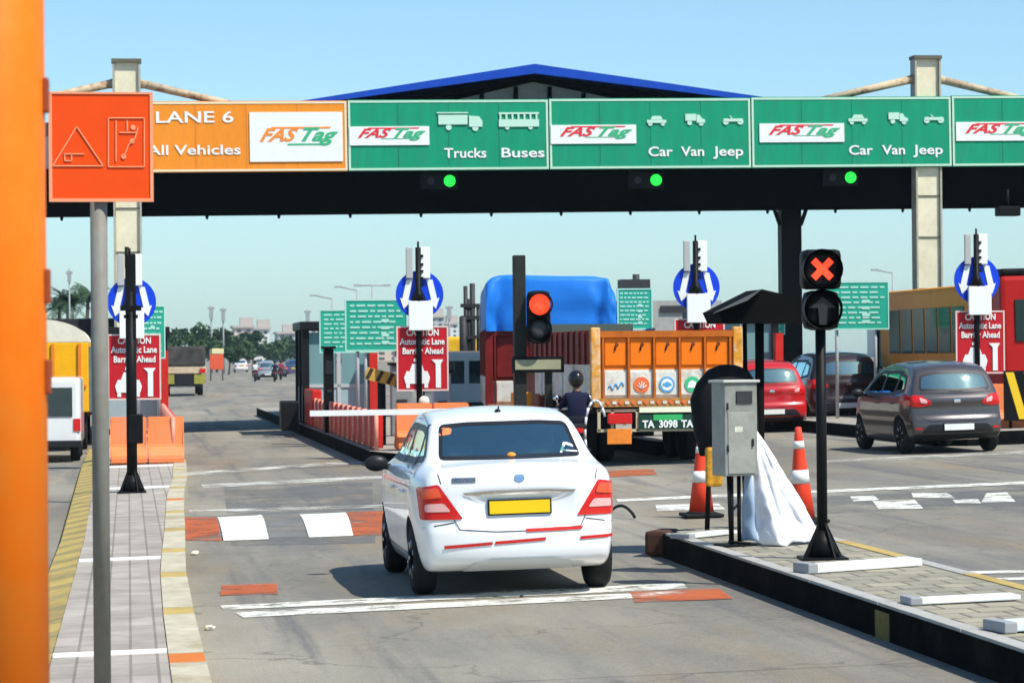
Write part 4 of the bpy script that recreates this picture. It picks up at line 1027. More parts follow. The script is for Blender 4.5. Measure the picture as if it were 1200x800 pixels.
def seated(name, label, cat, loc, shirt, hairc=(.015,.012,.01), rz=0, helmet=False, ride=False):
    """sitting figure facing +Y, hips at the origin, one skin"""
    J = {'hip': (0,0,.02,.135), 'belly': (0,.0,.17,.125), 'chest': (0,.01,.36,.145), 'neckb': (0,.02,.49,.075), 'neck': (0,.04,.56,.052), 'jaw': (0,.07,.63,.066), 'head': (0,.06,.71,.092), 'crown': (0,.05,.78,.062)}
    E = [('hip','belly'),('belly','chest'),('chest','neckb'),('neckb','neck'),('neck','jaw'),('jaw','head'),('head','crown')]
    for s, n in ((-1,'l'),(1,'r')):
        J['sh'+n] = (s*.17,.01,.44,.062); J['el'+n] = (s*.25,.17,.24,.042); J['wr'+n] = (s*.24,.40,.27,.027); J['pa'+n] = (s*.235,.46,.28,.032)
        E += [('chest','sh'+n),('sh'+n,'el'+n),('el'+n,'wr'+n),('wr'+n,'pa'+n)]
        for q in range(4):
            J['f%d%s' % (q, n)] = (s*(.205+.018*q), .50, .285, .010); J['g%d%s' % (q, n)] = (s*(.205+.018*q), .52+.004*(q % 2), .255, .008); E += [('pa'+n, 'f%d%s' % (q, n)), ('f%d%s' % (q, n), 'g%d%s' % (q, n))]
        J['th'+n] = (s*.19,.475,.26,.010); E.append(('pa'+n,'th'+n))
        sp_ = .17 if ride else .11
        J['lh'+n] = (s*.10,.04,.0,.10); J['kn'+n] = (s*sp_,.44,.04,.068); J['an'+n] = (s*sp_,.42 if ride else .52,-.38,.042); J['to'+n] = (s*(sp_+.01),.60 if ride else .70,-.44,.032)
        E += [('hip','lh'+n),('lh'+n,'kn'+n),('kn'+n,'an'+n),('an'+n,'to'+n)]
    names = list(J); me = bpy.data.meshes.new('person'); me.from_pydata([J[n][:3] for n in names], [(names.index(a), names.index(b)) for a, b in E], [])
    o = bpy.data.objects.new('person', me); COL.objects.link(o); sm = o.modifiers.new('s', 'SKIN')
    for n, v in zip(names, me.skin_vertices[0].data): v.radius = (J[n][3], J[n][3]); v.use_root = n == 'hip'
    sb = o.modifiers.new('u', 'SUBSURF'); sb.levels = 2
    m2 = evaluated(o, 'person'); bpy.data.objects.remove(o)
    for m in (mat('skin_brown', (.27,.13,.075), .6), shirt, mat('trousers_dark', (.03,.032,.045), .8), blackpl): m2.materials.append(m)
    for p_ in m2.polygons:
        c = p_.center; p_.use_smooth = True
        p_.material_index = 0 if c.z > .53 or (c.y > .37 and .18 < c.z < .35 and abs(c.x) > .19) else (1 if c.z > .10 else (3 if c.z < -.38 else 2))
    o = bpy.data.objects.new(name, m2); COL.objects.link(o); o.location = loc; o.rotation_euler.z = rz; tag(o, label, cat)
    if helmet:
        g = MB(); g.ball((0, .045, .72), .145, .92, 1.08, 1.02, 14); g.build('helmet', mat('helmet_black', (.01,.01,.012), .25, coat=.5), o)
        g = MB(); g.box((0, .17, .70), (.17, .05, .09), bev=.02); g.build('visor', glassd, o)
    else:
        g = MB(); g.ball((0, .035, .735), .105, .92, 1.0, .95, 10); g.build('hair', mat('hair_dark', hairc, .8), o)
        g = MB()
        for s in (-1, 1): g.ball((s*.032, .150, .700), .012, n=6)
        g.build('eye', mat('eye_white', (.6,.58,.55), .3), o)
        g = MB(); g.ball((0, .158, .675), .016, .9, 1.3, 1.5, 6); g.build('nose', mat('skin_brown', (.27,.13,.075)), o)
        g = MB(); g.ball((0, .138, .64), .022, 1, .4, .35, 6); g.build('mouth', mat('lip', (.25,.07,.05), .5), o)
    return o

def make_car(sp, label, cat, name, loc, rz, pm, group=None):
    t = thing(name, label, cat, loc, rz, group, lean=True)
    S_ = Shell(sp); b = S_.b; L = sp['L']
    side = roundp(sp['side'], .06); rearg = roundp(sp['rearg'], .05); frontg = roundp(sp['frontg'], .08)
    kill = []
    ms, mr_, mf = shrink(side, .03), shrink(rearg, .012), shrink(frontg, .035)
    for f in b.faces:
        c = f.calc_center_median(); n = f.normal; f.smooth = True
        if abs(n.x) > .6 and inside(ms, c.y, c.z): kill.append(f)
        elif n.y < -.15 and c.y < L*.4 and abs(n.x) < .75 and inside(mr_, c.x, c.z): kill.append(f)
        elif n.y > .15 and c.y > L*.5 and abs(n.x) < .75 and inside(mf, c.x, c.z): kill.append(f)
    bmesh.ops.delete(b, geom=kill, context='FACES')
    me = bpy.data.meshes.new('body'); b.to_mesh(me); me.materials.append(pm); me.materials.append(lining)
    o = bpy.data.objects.new('body', me); COL.objects.link(o)
    r = sp['wr']; g = MB()      # wheel arches cut out
    for y in sp['wy']:
        for s in (-1, 1): g.bar((s*.50, y, r+.01), (s*1.2, y, r+.01), r+.055, n=40, mi=0)
    co = g.build('cut', lining); md = o.modifiers.new('b', 'BOOLEAN'); md.operation = 'DIFFERENCE'; md.object = co; md.solver = 'FAST'
    if True:
        m2 = evaluated(o, 'body')
        if len(m2.polygons) > 4000: o.modifiers.clear(); o.data = m2
        else: o.modifiers.clear()
    bpy.data.objects.remove(co); o.parent = t
    # liners so that nothing shows through the arches
    g = MB(); W0 = interp(sp['width'], .6)
    g.span(-W0+.24, W0-.24, .35, L-.35, sp['bot'][1][1]+.02, .62); g.build('underbody', lining, t)
    # glass with a black ceramic border
    for nm, P, axs in (('side_window', side, ('L', 'X')), ('rear_window', rearg, ('R',)), ('windscreen', frontg, ('F',))):
        for ax in axs:
            bd = MB(); P2 = shrink(P, sp.get('ring', .055)*(.55 if nm == 'rear_window' else 1)); n = len(P)
            for i in range(n): S_.add(bd, [P[i], P[(i+1) % n], P2[(i+1) % n], P2[i]], ax, .005, .06)
            gp = bd.build(nm, blackpl, t, normals=False)
            S_.patch('glass', [(ax, shrink(P, .03))], tglass, gp, .0035, .07)
            if nm == 'side_window':
                for y in sp['pillars']:
                    pb = MB(); zz = [c for a, c in P]; S_.add(pb, [(y-.04, min(zz)), (y+.04, min(zz)), (y+.04, max(zz)), (y-.04, max(zz))], ax, .0065, .1)
                    pb.build('window_pillar', blackpl, gp, normals=False)
    for ax, lines in (('L', sp['seams']), ('X', sp['seams']), ('R', sp['rseams'])):
        for line in lines:
            g = MB(); S_.seam(g, line, ax, .008); bmesh.ops.remove_doubles(g.b, verts=g.b.verts, dist=.006); g.build('panel_gap', blackpl, t, normals=False)
    for q_, (nm, P, m) in enumerate(sp['lamps']):
        S_.patch(nm, [('R', P)], m, t, .008+.005*q_, .02); S_.patch(nm, [('R', mirror(P))], m, t, .008+.005*q_, .02)
    for nm, P, m in sp['slamps']:
        S_.patch(nm, [('L', P)], m, t, .009, .03); S_.patch(nm, [('X', P)], m, t, .009, .03)
    for nm, P, m in sp['decals']: S_.patch(nm, [('R', P)], m, t, .008, .04)
    for nm, P, m in sp.get('fdecals', []): S_.patch(nm, [('F', P)], m, t, .008, .04)
    x0, x1, z0, z1, pmx = sp['plate']; yp = min(S_.hit('R', 0, (z0+z1)/2)[0].y, S_.hit('R', x0, z0)[0].y, S_.hit('R', 0, z0)[0].y)
    g = MB(); g.box(((x0+x1)/2, yp-.010, (z0+z1)/2), (x1-x0+.03, .016, z1-z0+.025), bev=.004); pf = g.build('plate_frame', blackpl, t)
    g = MB(); g.box(((x0+x1)/2, yp-.022, (z0+z1)/2), (x1-x0, .006, z1-z0)); g.build('number_plate', pmx, pf)
    for y in sp['wy']:
        for s in (-1, 1): car_wheel(t, s*(sp['track']/2), y, r)
    for s in (-1, 1):       # mirrors, door handles
        g = MB(); g.ball((s*(sp['mx']), sp['my'], sp['mz']), .12, .9, .45, .62, 10); g.bar((s*(sp['mx']-.16), sp['my']+.03, sp['mz']-.04), (s*sp['mx'], sp['my'], sp['mz']-.02), .03, n=8); g.build('wing_mirror', sp.get('mm', blackpl), t)
        for y in sp['handles']:
            p_, n_ = S_.hit('L' if s < 0 else 'X', y, .86); g = MB(); g.box((p_.x+s*.018, y, .86), (.03, .17, .026), bev=.01); g.build('door_handle', pm, t)
    # seats and shelf
    seatm = mat('seat_grey', (.20,.21,.20), .9)
    for x in (-.36, .36):
        for y in (L*.54, L*.36):
            g = MB(); g.box((x, y, .52), (.48, .48, .16), bev=.05); g.box((x, y-.24, .82), (.46, .12, .56), bev=.05, rx=.18); g.box((x, y-.33, 1.16), (.24, .10, .16), bev=.04); g.build('seat', seatm, t)
    g = MB(); g.box((0, L*.71, .92), (1.3, .4, .14), bev=.04); g.build('dashboard', lining, t)
    g = MB(); g.lathe([(.17, 0), (.18, .015), (.17, .03)], (.36, L*.655, .95), 'Y', 24); g.build('steering_wheel', blackpl, t)
    return t, S_
white_body = paint('car_white', (.80,.82,.82))
SEDAN = dict(L=3.99, crown=.045, smooth=4, bow=.11, tr=.10, tf=.16,
 top=[(0,1.045),(.06,1.065),(.30,1.085),(.46,1.105),(1.02,1.41),(1.22,1.465),(1.75,1.515),(2.2,1.50),(2.50,1.42),(3.02,1.07),(3.3,.99),(3.8,.85),(3.99,.68)],
 bot=[(0,.30),(.25,.22),(1.0,.19),(3.2,.19),(3.8,.23),(3.99,.30)],
 rear=[(.20,.10),(.28,.035),(.42,0),(.56,0),(.62,.02),(.95,.03),(1.0,.05)], recess=[(.58,0),(.66,.055),(.835,.06),(.87,0)],
 front=[(.25,.06),(.45,0),(.62,.02),(.8,.12)],
 width=[(.2,.76),(.32,.815),(.5,.84),(.66,.848),(.85,.848),(1.0,.83),(1.05,.79),(1.11,.72),(1.3,.655),(1.48,.60),(1.56,.575)],
 side=[(.64,1.125),(1.02,1.37),(1.35,1.415),(2.2,1.425),(2.46,1.36),(2.93,1.09),(2.4,1.075),(1.3,1.09)],
 rearg=[(-.60,1.135),(.60,1.135),(.545,1.42),(.3,1.437),(-.3,1.437),(-.545,1.42)],
 frontg=[(-.63,1.10),(.63,1.10),(.52,1.42),(-.52,1.42)],
 pillars=(1.12, 1.92), wr=.30, wy=(.77,3.20), track=1.48,
 seams=[[(1.95,.32),(1.93,1.05)],[(1.05,.62),(.98,1.05)],[(1.95,.32),(1.25,.32),(1.08,.58)],[(2.92,.34),(2.90,.98)],[(1.95,.32),(2.92,.34)]],
 rseams=[[(-.545,.665),(-.50,.58),(-.2,.555),(.2,.555),(.50,.58),(.545,.665)],[(-.66,1.04),(-.64,.96)],[(.64,.96),(.66,1.04)],[(-.78,.60),(-.545,.64)],[(.545,.64),(.78,.60)]],
 lamps=[('tail_lamp', roundp([(-.815,.93),(-.66,.955),(-.47,.665),(-.80,.665)],.02), tail),
        ('reverse_lamp', roundp([(-.765,.795),(-.62,.80),(-.565,.73),(-.765,.73)],.02), tail_c),
        ('indicator_lamp', roundp([(-.775,.915),(-.665,.93),(-.63,.85),(-.775,.835)],.02), amber)],
 slamps=[('tail_lamp_side', roundp([(.11,.93),(.34,.90),(.24,.70),(.11,.69)],.03), tail)],
 decals=[('chrome_strip', [(-.45,.862),(.45,.862),(.47,.882),(.22,.895),(-.22,.895),(-.47,.882)], chrome),
         ('bumper_step', [(-.46,.225),(.46,.225),(.40,.30),(.25,.335),(-.25,.335),(-.40,.30)], mat('bumper_shade', (.60,.62,.62), .45)),
         ('red_sticker', [(-.63,.425),(-.24,.450),(-.24,.475),(-.63,.452)], redp), ('red_sticker', [(-.22,.452),(.20,.472),(.20,.497),(-.22,.477)], redp),
         ('red_sticker', [(.04,.545),(.50,.55),(.52,.575),(.04,.572)], redp), ('red_sticker', [(.49,.468),(.78,.475),(.78,.50),(.49,.493)], redp),
         ('model_badge', [(-.55,.965),(-.36,.965),(-.36,1.005),(-.55,1.005)], mat('badge_grey', (.25,.26,.27), .3, .8, noise=.6, ns=60)),
         ('emblem', roundp([(-.045,.975),(0,.955),(.045,.975),(.035,1.02),(-.035,1.02)],.015), chrome)],
 fdecals=[('grille', [(-.5,.5),(.5,.5),(.45,.66),(-.45,.66)], blackpl), ('head_lamp', [(-.75,.62),(-.5,.62),(-.5,.74),(-.72,.78)], chrome), ('head_lamp', [(.75,.62),(.5,.62),(.5,.74),(.72,.78)], chrome)],
 plate=(-.25,.25,.70,.805,platey), mx=.93, my=2.78, mz=1.04, handles=(1.22,2.10), mm=blackpl)
cr = at(593, 694); CY = cr.y-.32
# rear centre from the outer rear wheels at (492,697) and (704,687)
wl = at(491, 697); wr_ = at(706, 687); mid = (wl+wr_)/2
hc, Ss = make_car(SEDAN, 'white sedan with a yellow number plate driving up to the barrier', 'car', 'sedan_car', (mid.x, mid.y-.77+.05, gz(mid.x)), 0.0, white_body); hc.scale.x = 1.01
g = MB(); g.ball((0, .1, 0), .02); g.bar((0, 1.28, 1.50), (0, 1.20, 1.56), .008); g.ball((0, 1.27, 1.52), .028, 1, 1.6, .7, 8)
ant = g.build('roof_antenna', blackpl, hc)
g = MB(); g.box((0, .62, 1.03), (1.15, .42, .02)); g.build('parcel_shelf', mat('shelf_grey', (.22,.26,.25), .8), hc)
g = MB(); g.box((0,0,0), (.001,.001,.001))
g.b.free()
fig = MB(); fig.ball((0, 0, .05), .07, 1.1, .8, .7, 10); fig.ball((0, 0, .10), .045, 1, .9, 1, 10); fig.ball((-.07, 0, .04), .03, n=6); fig.ball((.07, 0, .04), .03, n=6)
fo = fig.build('ornament', mat('ornament_orange', (.85,.28,.03), .5)); fo.location = (mid.x-.02, mid.y-.77+.55, gz(mid.x)+1.045); tag(fo, 'small orange ornament on the rear shelf of the white sedan', 'ornament')
g = MB(); Ss.add(g, roundp([(-.565,1.33),(-.46,1.34),(-.44,1.39),(-.52,1.40)],.02), 'R', .0045, .03); g.build('window_sticker', mat('sticker_orange', (.75,.22,.08), .5), hc, normals=False)
g = MB(); Ss.add(g, [(.42,1.16),(.44,1.16),(.50,1.24),(.48,1.25)], 'R', .0045, .03); Ss.add(g, [(.49,1.23),(.57,1.20),(.57,1.22),(.50,1.25)], 'R', .0048, .03); Ss.add(g, [(.45,1.18),(.58,1.165),(.58,1.175),(.45,1.19)], 'R', .0051, .03); g.build('window_sticker', signw, hc, normals=False)
seated('person', 'driver in a pale shirt at the wheel of the white sedan', 'person', (mid.x+.36, mid.y-.77+L_ if False else mid.y-.77+2.02, gz(mid.x)+.60), mat('shirt_pale', (.45,.45,.42), .8))

HATCH = dict(L=3.75, crown=.05, smooth=4, bow=.09, tr=.08, tf=.16,
 top=[(0,1.0),(.05,1.06),(.30,1.38),(.42,1.45),(.9,1.51),(1.6,1.53),(2.1,1.48),(2.35,1.41),(2.85,1.08),(3.15,.98),(3.6,.84),(3.75,.68)],
 bot=[(0,.34),(.2,.24),(.9,.20),(3.0,.20),(3.6,.24),(3.75,.30)],
 rear=[(.22,.08),(.3,.03),(.42,0),(.58,.01),(.66,.06),(.8,.07),(.9,.05),(1.0,.10)],
 front=[(.25,.06),(.45,0),(.62,.02),(.8,.12)],
 width=[(.2,.76),(.32,.80),(.5,.82),(.66,.825),(.85,.81),(1.0,.785),(1.10,.745),(1.3,.665),(1.46,.59),(1.56,.56)],
 side=[(.50,1.06),(.62,1.33),(1.1,1.41),(2.05,1.41),(2.3,1.34),(2.78,1.03),(2.2,.98),(1.2,.99)],
 rearg=[(-.60,1.08),(0,1.06),(.60,1.08),(.55,1.33),(.3,1.38),(-.3,1.38),(-.55,1.33)],
 frontg=[(-.63,1.10),(.63,1.10),(.52,1.42),(-.52,1.42)],
 pillars=(1.00, 1.76), wr=.30, wy=(.66,3.06), track=1.42,
 seams=[[(1.80,.32),(1.78,.98)],[(.95,.62),(.88,.97)],[(1.80,.32),(1.15,.32),(.98,.58)],[(2.76,.34),(2.74,.97)],[(1.80,.32),(2.76,.34)]],
 rseams=[[(-.62,.62),(-.45,.55),(.45,.55),(.62,.62)],[(-.60,1.04),(0,1.02),(.60,1.04)]],
 lamps=[('tail_lamp', roundp([(-.80,1.0),(-.64,1.0),(-.44,.90),(-.42,.84),(-.60,.80),(-.80,.82)],.04), tail), ('reverse_lamp', roundp([(-.62,.96),(-.50,.91),(-.50,.86),(-.60,.87)],.02), tail_c)],
 slamps=[('tail_lamp_side', roundp([(.12,.99),(.34,.97),(.28,.83),(.12,.82)],.04), tail)],
 decals=[('bumper_insert', roundp([(-.62,.36),(.62,.36),(.50,.50),(-.50,.50)],.05), blackpl), ('bumper_skirt', roundp([(-.70,.25),(.70,.25),(.72,.335),(-.72,.335)],.03), blackpl),
         ('emblem', roundp([(-.06,.86),(.06,.86),(.05,.92),(-.05,.92)],.02), chrome), ('reflector', [(-.70,.42),(-.60,.42),(-.60,.45),(-.70,.45)], tail), ('reflector', [(.60,.42),(.70,.42),(.70,.45),(.60,.45)], tail)],
 plate=(-.25,.25,.40,.505,platew), mx=.95, my=2.62, mz=1.02, handles=(1.10,1.95))
greyp = paint('car_grey', (.082,.072,.072), .45, .3)
q1 = at(1062, 531); q2 = at(1170, 529)
hk = 1.0; xm = (q1.x+q2.x)/2
hatch, Sh = make_car(HATCH, 'dark silver hatchback with a white plate at the right', 'car', 'hatchback_car', (xm, (q1.y+q2.y)/2-.45, gz(xm)), .02, greyp)
hatch.scale = (1.07, 1.04, 1.03)
redc = paint('car_red', (.45,.012,.015))
def copy_car(src, label, x, Y, rz=0, swap=None, sc_=1):
    c = dup(src, label, (x, Y, gz(x)), rz); c.scale = (sc_,)*3
    if swap: recolour(c, swap)
    return c
pr_ = at(921, 506); copy_car(hatch, 'red hatchback with a pale plate seen beside the shelter', pr_.x-.35, pr_.y-.3, -.02, {'car_grey': redc}, 1.04)
maroon = paint('car_dark', (.030,.017,.018))
p = at(1002, 500); copy_car(hatch, 'dark car waiting left of the silver-grey hatchback', p.x-.1, p.y, 0, {'car_grey': maroon}, 1.12)
whites = paint('suv_white', (.74,.76,.74))
# far cars
silver = paint('car_silver', (.36,.38,.40), .5); bluep = paint('car_blue', (.03,.06,.16))
for (px, py, l, src, sw, ) in ((314, 445, 'tiny silver car far down the road beside motorcycles', hatch, {'car_grey': silver}), (283, 436, 'tiny white sedan far down the road', hc, {}), (345, 441, 'tiny blue sedan far off left of the booth', hc, {'car_white': bluep})):
    p = at(px, py); copy_car(src, l, p.x, p.y, 0, sw)
# ------------------------------------------------------------------ heavy vehicles
orp = mat('truck_orange', (.88,.19,.003), .4, noise=.07, ns=2, dirt=(.6,.15,.01), dirt_amt=.4, dirt_s=2.2)
dred = mat('truck_red', (.17,.012,.010), .5, noise=.25, ns=3, stretch=(1,.3,1))
twhite = mat('truck_white', (.70,.69,.62), .5, noise=.1, dirt=(.40,.30,.16), dirt_amt=.8, dirt_s=3.5)
timber = mat('truck_beam', (.45,.20,.05), .7, noise=.35, ns=14)
tyellow = mat('truck_yellow', (.72,.42,.02), .5, noise=.15)
def tyre(t, x, y, r=.5, wd=.28):
    g = MB(); g.lathe([(r*.55, -wd/2), (r*.92, -wd/2), (r, -wd*.35), (r, wd*.35), (r*.92, wd/2), (r*.55, wd/2), (r*.5, wd*.2), (.05, wd*.1)], (0,0,0), 'X', 32)
    w_ = g.build('wheel', rubber, t); w_.location = (x, y, r)
    g = MB(); g.lathe([(r*.54, -wd*.3), (r*.3, -wd*.42), (.06, -wd*.5)], (0,0,0), 'X', 20); g.build('hub', mat('hub_brown', (.12,.09,.06), .7), w_)
    return w_
def cargo_truck(name, label, loc, W, L, zf, zt, rearm, sidem, cabm, fancy):
    t = thing(name, label, 'truck', loc, 0, lean=False); h = W/2
    zb = zf+.62      # top of the white band
    for s in (-1, 1):
        g = MB(); g.span(s*h-.04, s*h+.04, .08, L, zb, zt); 
        y = .5
        while y < L: g.box((s*(h+.05), y, (zb+zt)/2), (.05, .09, zt-zb)); y += .62
        g.build('side_wall', sidem, t)
        g = MB(); g.span(s*h-.045, s*h+.045, .08, L, zf+.05, zb-.001); y = .5
        while y < L: g.box((s*(h+.055), y, (zf+zb)/2), (.05, .09, zb-zf-.05)); y += 1.24
        g.build('side_band', twhite, t)
    g = MB(); g.span(-h, h, -.03, .05, zb-.09, zt-.06, mi=0)
    tg = g.build('tailgate', rearm, t)
    n = 5; cw = (W-.32)/n
    for k in range(n):
        x0 = -h+.16+k*cw
        g = MB(); g.span(x0+.035, x0+cw-.035, -.055, -.031, zb-.02, zt-.14, bev=.008); g.build('panel', rearm, tg)
        g = MB(); g.span(x0+.03, x0+cw-.03, -.055, -.031, zf+.10, zb-.13); g.build('white_panel', twhite, tg)
    g = MB()
    for k in range(n+1): g.box((-h+.16+k*cw, -.065, (zf+zt)/2), (.035, .06, zt-zf-.05))
    g.span(-h+.1, h-.1, -.10, -.035, zt-.13, zt-.02); g.build('upright', mat('truck_upright', (.48,.12,.01), .5, noise=.2) if fancy else sidem, tg)
    g = MB(); g.span(-h+.1, h-.1, -.03, .05, zf+.05, zb-.092); g.build('white_board', twhite, tg)
    for s in (-1, 1):
        g = MB(); g.box((s*(h-.03), -.03, (zf+zt)/2+.02), (.16, .16, zt-zf+.04), bev=.02); g.build('corner_post', mat('corner_gold', (.70,.30,.03), .5, noise=.35, ns=7, dirt=(.75,.7,.55), dirt_amt=.6, dirt_s=5) if fancy else sidem, tg)
    g = MB(); g.span(-h, h, -.12, .1, zf-.10, zf+.045); g.build('sill_beam', timber, t)
    if fancy:
        cols = [None, mat('logo_red2', (.80,.16,.05), .5), mat('logo_blue', (.10,.35,.62), .5), mat('logo_green2', (.06,.48,.22), .5), None]
        for k in range(5):
            cx = -h+.16+(k+.5)*cw; cz = zf+.27
            if cols[k]:
                g = MB(); g.lathe([(.135, 0), (.135, .012)], (cx, -.068, cz), 'Y', 24, smooth=False); em = g.build('emblem', cols[k], tg)
                g = MB()
                if k == 1:
                    for a in (-60, -30, 0, 30, 60): g.bar((cx, -.071, cz-.07), (cx+.10*math.sin(R(a)), -.071, cz-.07+.13*math.cos(R(a))), .012, .004, n=6)
                elif k == 2:
                    g.lathe([(.10, 0), (.10, .003)], (cx, -.0715, cz), 'Y', 20, smooth=False); 
                else:
                    g.prism([(cx-.09, cz-.06), (cx+.09, cz-.06), (cx+.06, cz+.04), (cx, cz+.07), (cx-.06, cz+.04)], -.0715, -.0685)
                g.build('emblem_mark', signw, em)
                if k == 2:
                    g = MB(); g.box((cx, -.074, cz), (.15, .004, .05)); g.lathe([(.05,0),(.05,.002)], (cx, -.0735, cz+.0), 'Y', 16); g.build('emblem_mark', cols[2], em)
            elif k == 0:
                g = MB(); pr = None
                for j in range(12):
                    q = Vector((cx-.13+.024*j, -.064, cz-.05+.05*math.sin(j*1.5)+.006*j))
                    if pr: g.bar(pr, q, .010, n=6)
                    pr = q
                g.build('scribble', mat('logo_blue', (.10,.35,.62), .5), tg)
            g = MB(); g.bar((cx-.02, -.06, (zb+zt)/2-.06), (cx+.02, -.06, (zb+zt)/2+.08), .018, n=6); g.bar((cx+.02, -.06, (zb+zt)/2+.08), (cx+.04, -.06, (zb+zt)/2+.03), .014, n=6); g.build('latch', mat('latch_dark', (.12,.03,.01), .6), tg)
        g = MB()
        for k in range(22): g.box((-h+.12+k*(W-.24)/21, -.128, zf-.03), (.07, .012, .05), ry=.785*(k % 2), mi=k % 2)
        g.build('painted_trim', [twhite, mat('logo_red2', (.8,.16,.05))], tg)
    # below the bed
    g = MB(); g.span(-.45, -.33, 0, L+1, .72, zf-.12); g.span(.33, .45, 0, L+1, .72, zf-.12)
    for y in (.5, 2.2, 4, 5.6): g.span(-h+.05, h-.05, y, y+.1, zf-.22, zf-.10)
    g.build('chassis', mat('chassis_dark', (.02,.018,.016), .8), t)
    if fancy:
        g = MB()
        for z in (zf-.16, zf-.50): g.box((0, -.06, z), (W-.1, .05, .045))
        for x in (-h+.08, -.52, .52, h-.08, -.95, .95): g.box((x, -.06, zf-.33), (.05, .05, .36))
        g.build('under_run_frame', mat('frame_beige', (.50,.42,.28), .6, noise=.2), t)
        g = MB(); g.box((0, -.10, zf-.15), (.98, .03, .10)); g.build('light_bar', mat('bar_cream', (.80,.80,.60), .5), t)
        g = MB(); g.box((0, -.10, zf-.36), (1.0, .03, .25)); pl = g.build('plate_board', mat('plate_dark', (.01,.05,.03), .5), t)
        g = MB(); g.box((0, -.118, zf-.285), (.50, .008, .10)); g.build('green_strip', mat('plate_green', (.04,.42,.12), .5), pl)
        for s_, x_, w2 in (('TA', -.44, .21), ('3098', -.16, .32), ('TA', .23, .21)): lettering(s_, .17, signw, pl, (x_, -.122, zf-.455), bold=.006, width=w2)
        for s in (-1, 1):
            g = MB(); g.box((s*.80-.03, -.12, zf-.30), (.42, .08, .18), bev=.02); g.build('tail_lamp', tail, t)
            g = MB(); g.box((s*.82-.02, -.11, zf-.60), (.42, .02, .26), bev=.01); g.build('mud_flap', mat('flap_orange', (.85,.25,.03), .5, noise=.15, dirt=(.2,.06,.02), dirt_amt=.5, dirt_s=4), t)
    for y in (1.9, 3.1) if fancy else (1.9,):
        for s in (-1, 1):
            tyre(t, s*(h-.18), y); tyre(t, s*(h-.50), y)
    for s in (-1, 1): tyre(t, s*(h-.25), L+1.1)
    # cab
    g = MB(); g.span(-h+.05, h-.05, L+.25, L+2.1, .75, min(2.75, zt-.12), bev=.12); cb = g.build('cab', cabm, t)
    g = MB(); g.span(-h+.25, h-.25, L+2.08, L+2.12, 1.65, 2.5); g.span(-h+.04, -h+.06, L+.8, L+1.7, 1.7, 2.4); g.span(h-.06, h-.04, L+.8, L+1.7, 1.7, 2.4); g.build('window', glassd, cb)
    g = MB(); g.span(-h+.1, h-.1, L+2.1, L+2.25, .5, .95, bev=.03); g.build('bumper', blackpl, cb)
    return t
a = at(690, 545); b_ = at(860, 541); W = 2.52; xm = (a.x+b_.x)/2; TY = min(a.y, b_.y)-.2; k = TY/LENS_PX
zt = atd(775, 386, TY).z-gz(xm); zf = atd(775, 469, TY).z-gz(xm)
tr1 = cargo_truck('cargo_truck', 'orange open cargo truck with emblems on its tailgate', (xm, TY, gz(xm)), W, 6.4, zf, zt, orp, dred, mat('cab_rust', (.16,.035,.015), .5, noise=.2), True)
g = MB(); g.span(-W/2+.1, W/2-.1, .2, 6.3, zt-.6, zt-.25); g.build('load', mat('load_dark', (.03,.025,.02), .9, noise=.4), tr1)
def tarp_truck():
    Y = TY+9.9; a = atd(563, 440, Y); b = atd(722, 440, Y); xm2 = (a.x+b.x)/2; W2 = 2.6
    xm2 = atd(572, 440, Y).x+W2/2
    zt2 = atd(620, 386, Y).z-gz(xm2); t = cargo_truck('tarpaulin_truck', 'dark red truck under a bulging blue tarpaulin ahead of the orange one', (xm2, Y, gz(xm2)), W2, 6.5, zf-.25, zt2, dred, dred, mat('cab_brown', (.2,.1,.05), .5), False)
    z0 = -gz(xm2); top = atd(620, 321, Y).z+z0; low = atd(710, 338, Y).z+z0
    t.rotation_euler.z = -.115
    # tarpaulin: draped hull with creases
    g = MB(); nx, ny = 40, 36; rows = []
    wdt = W2/2+.04
    for j in range(ny+1):
        v = j/ny; y = -.1+v*6.5; row = []
        for i in range(nx+1):
            s = -1+2*i/nx; e = 9
            ang = s*math.pi/2; cx = math.copysign(abs(math.sin(ang))**(2/e), s); cz = abs(math.cos(ang))**(2/e)
            hgt = (top-zt2)*(1-.0*v)*(1 if s < .45 else 1-.17*min(1, (s-.45)/.12))
            z = zt2-.03+hgt*cz
            x = cx*wdt*(1+.0*v)+.025*math.sin(y*5+z*3)
            z += .03*math.sin(x*5+y*2.3)*cz-.05*abs(math.sin(y*2.2))*cz
            row.append(g.b.verts.new((x, y+.03*math.sin(z*5+x*4)*(1 if j == 0 else 0), z)))
        rows.append(row)
    for j in range(ny):
        for i in range(nx): f = g.b.faces.new((rows[j][i], rows[j][i+1], rows[j+1][i+1], rows[j+1][i])); f.smooth = True
    for r_, yo in ((rows[0], -.012), (rows[-1], .012)):
        prev = r_
        for q in range(1, 11):
            f = q/10; cur = []
            for i, v in enumerate(r_):
                z = v.co.z+(zt2-.03-v.co.z)*f
                cur.append(g.b.verts.new((v.co.x, v.co.y+yo*9*min(1, f*3)*(abs(math.sin(v.co.x*6+math.sin(z*3)*.5))+.9*abs(noise.noise(Vector((v.co.x*3, z*2.2, 5))))), z)))
            for i in range(nx): fc = g.b.faces.new((prev[i], prev[i+1], cur[i+1], cur[i])); fc.smooth = True
            prev = cur
    g.build('tarpaulin', mat('tarp_blue', (.012,.17,.62), .45, noise=.10, ns=1.5, bump=.5, bs=3), t)
tarp_truck()
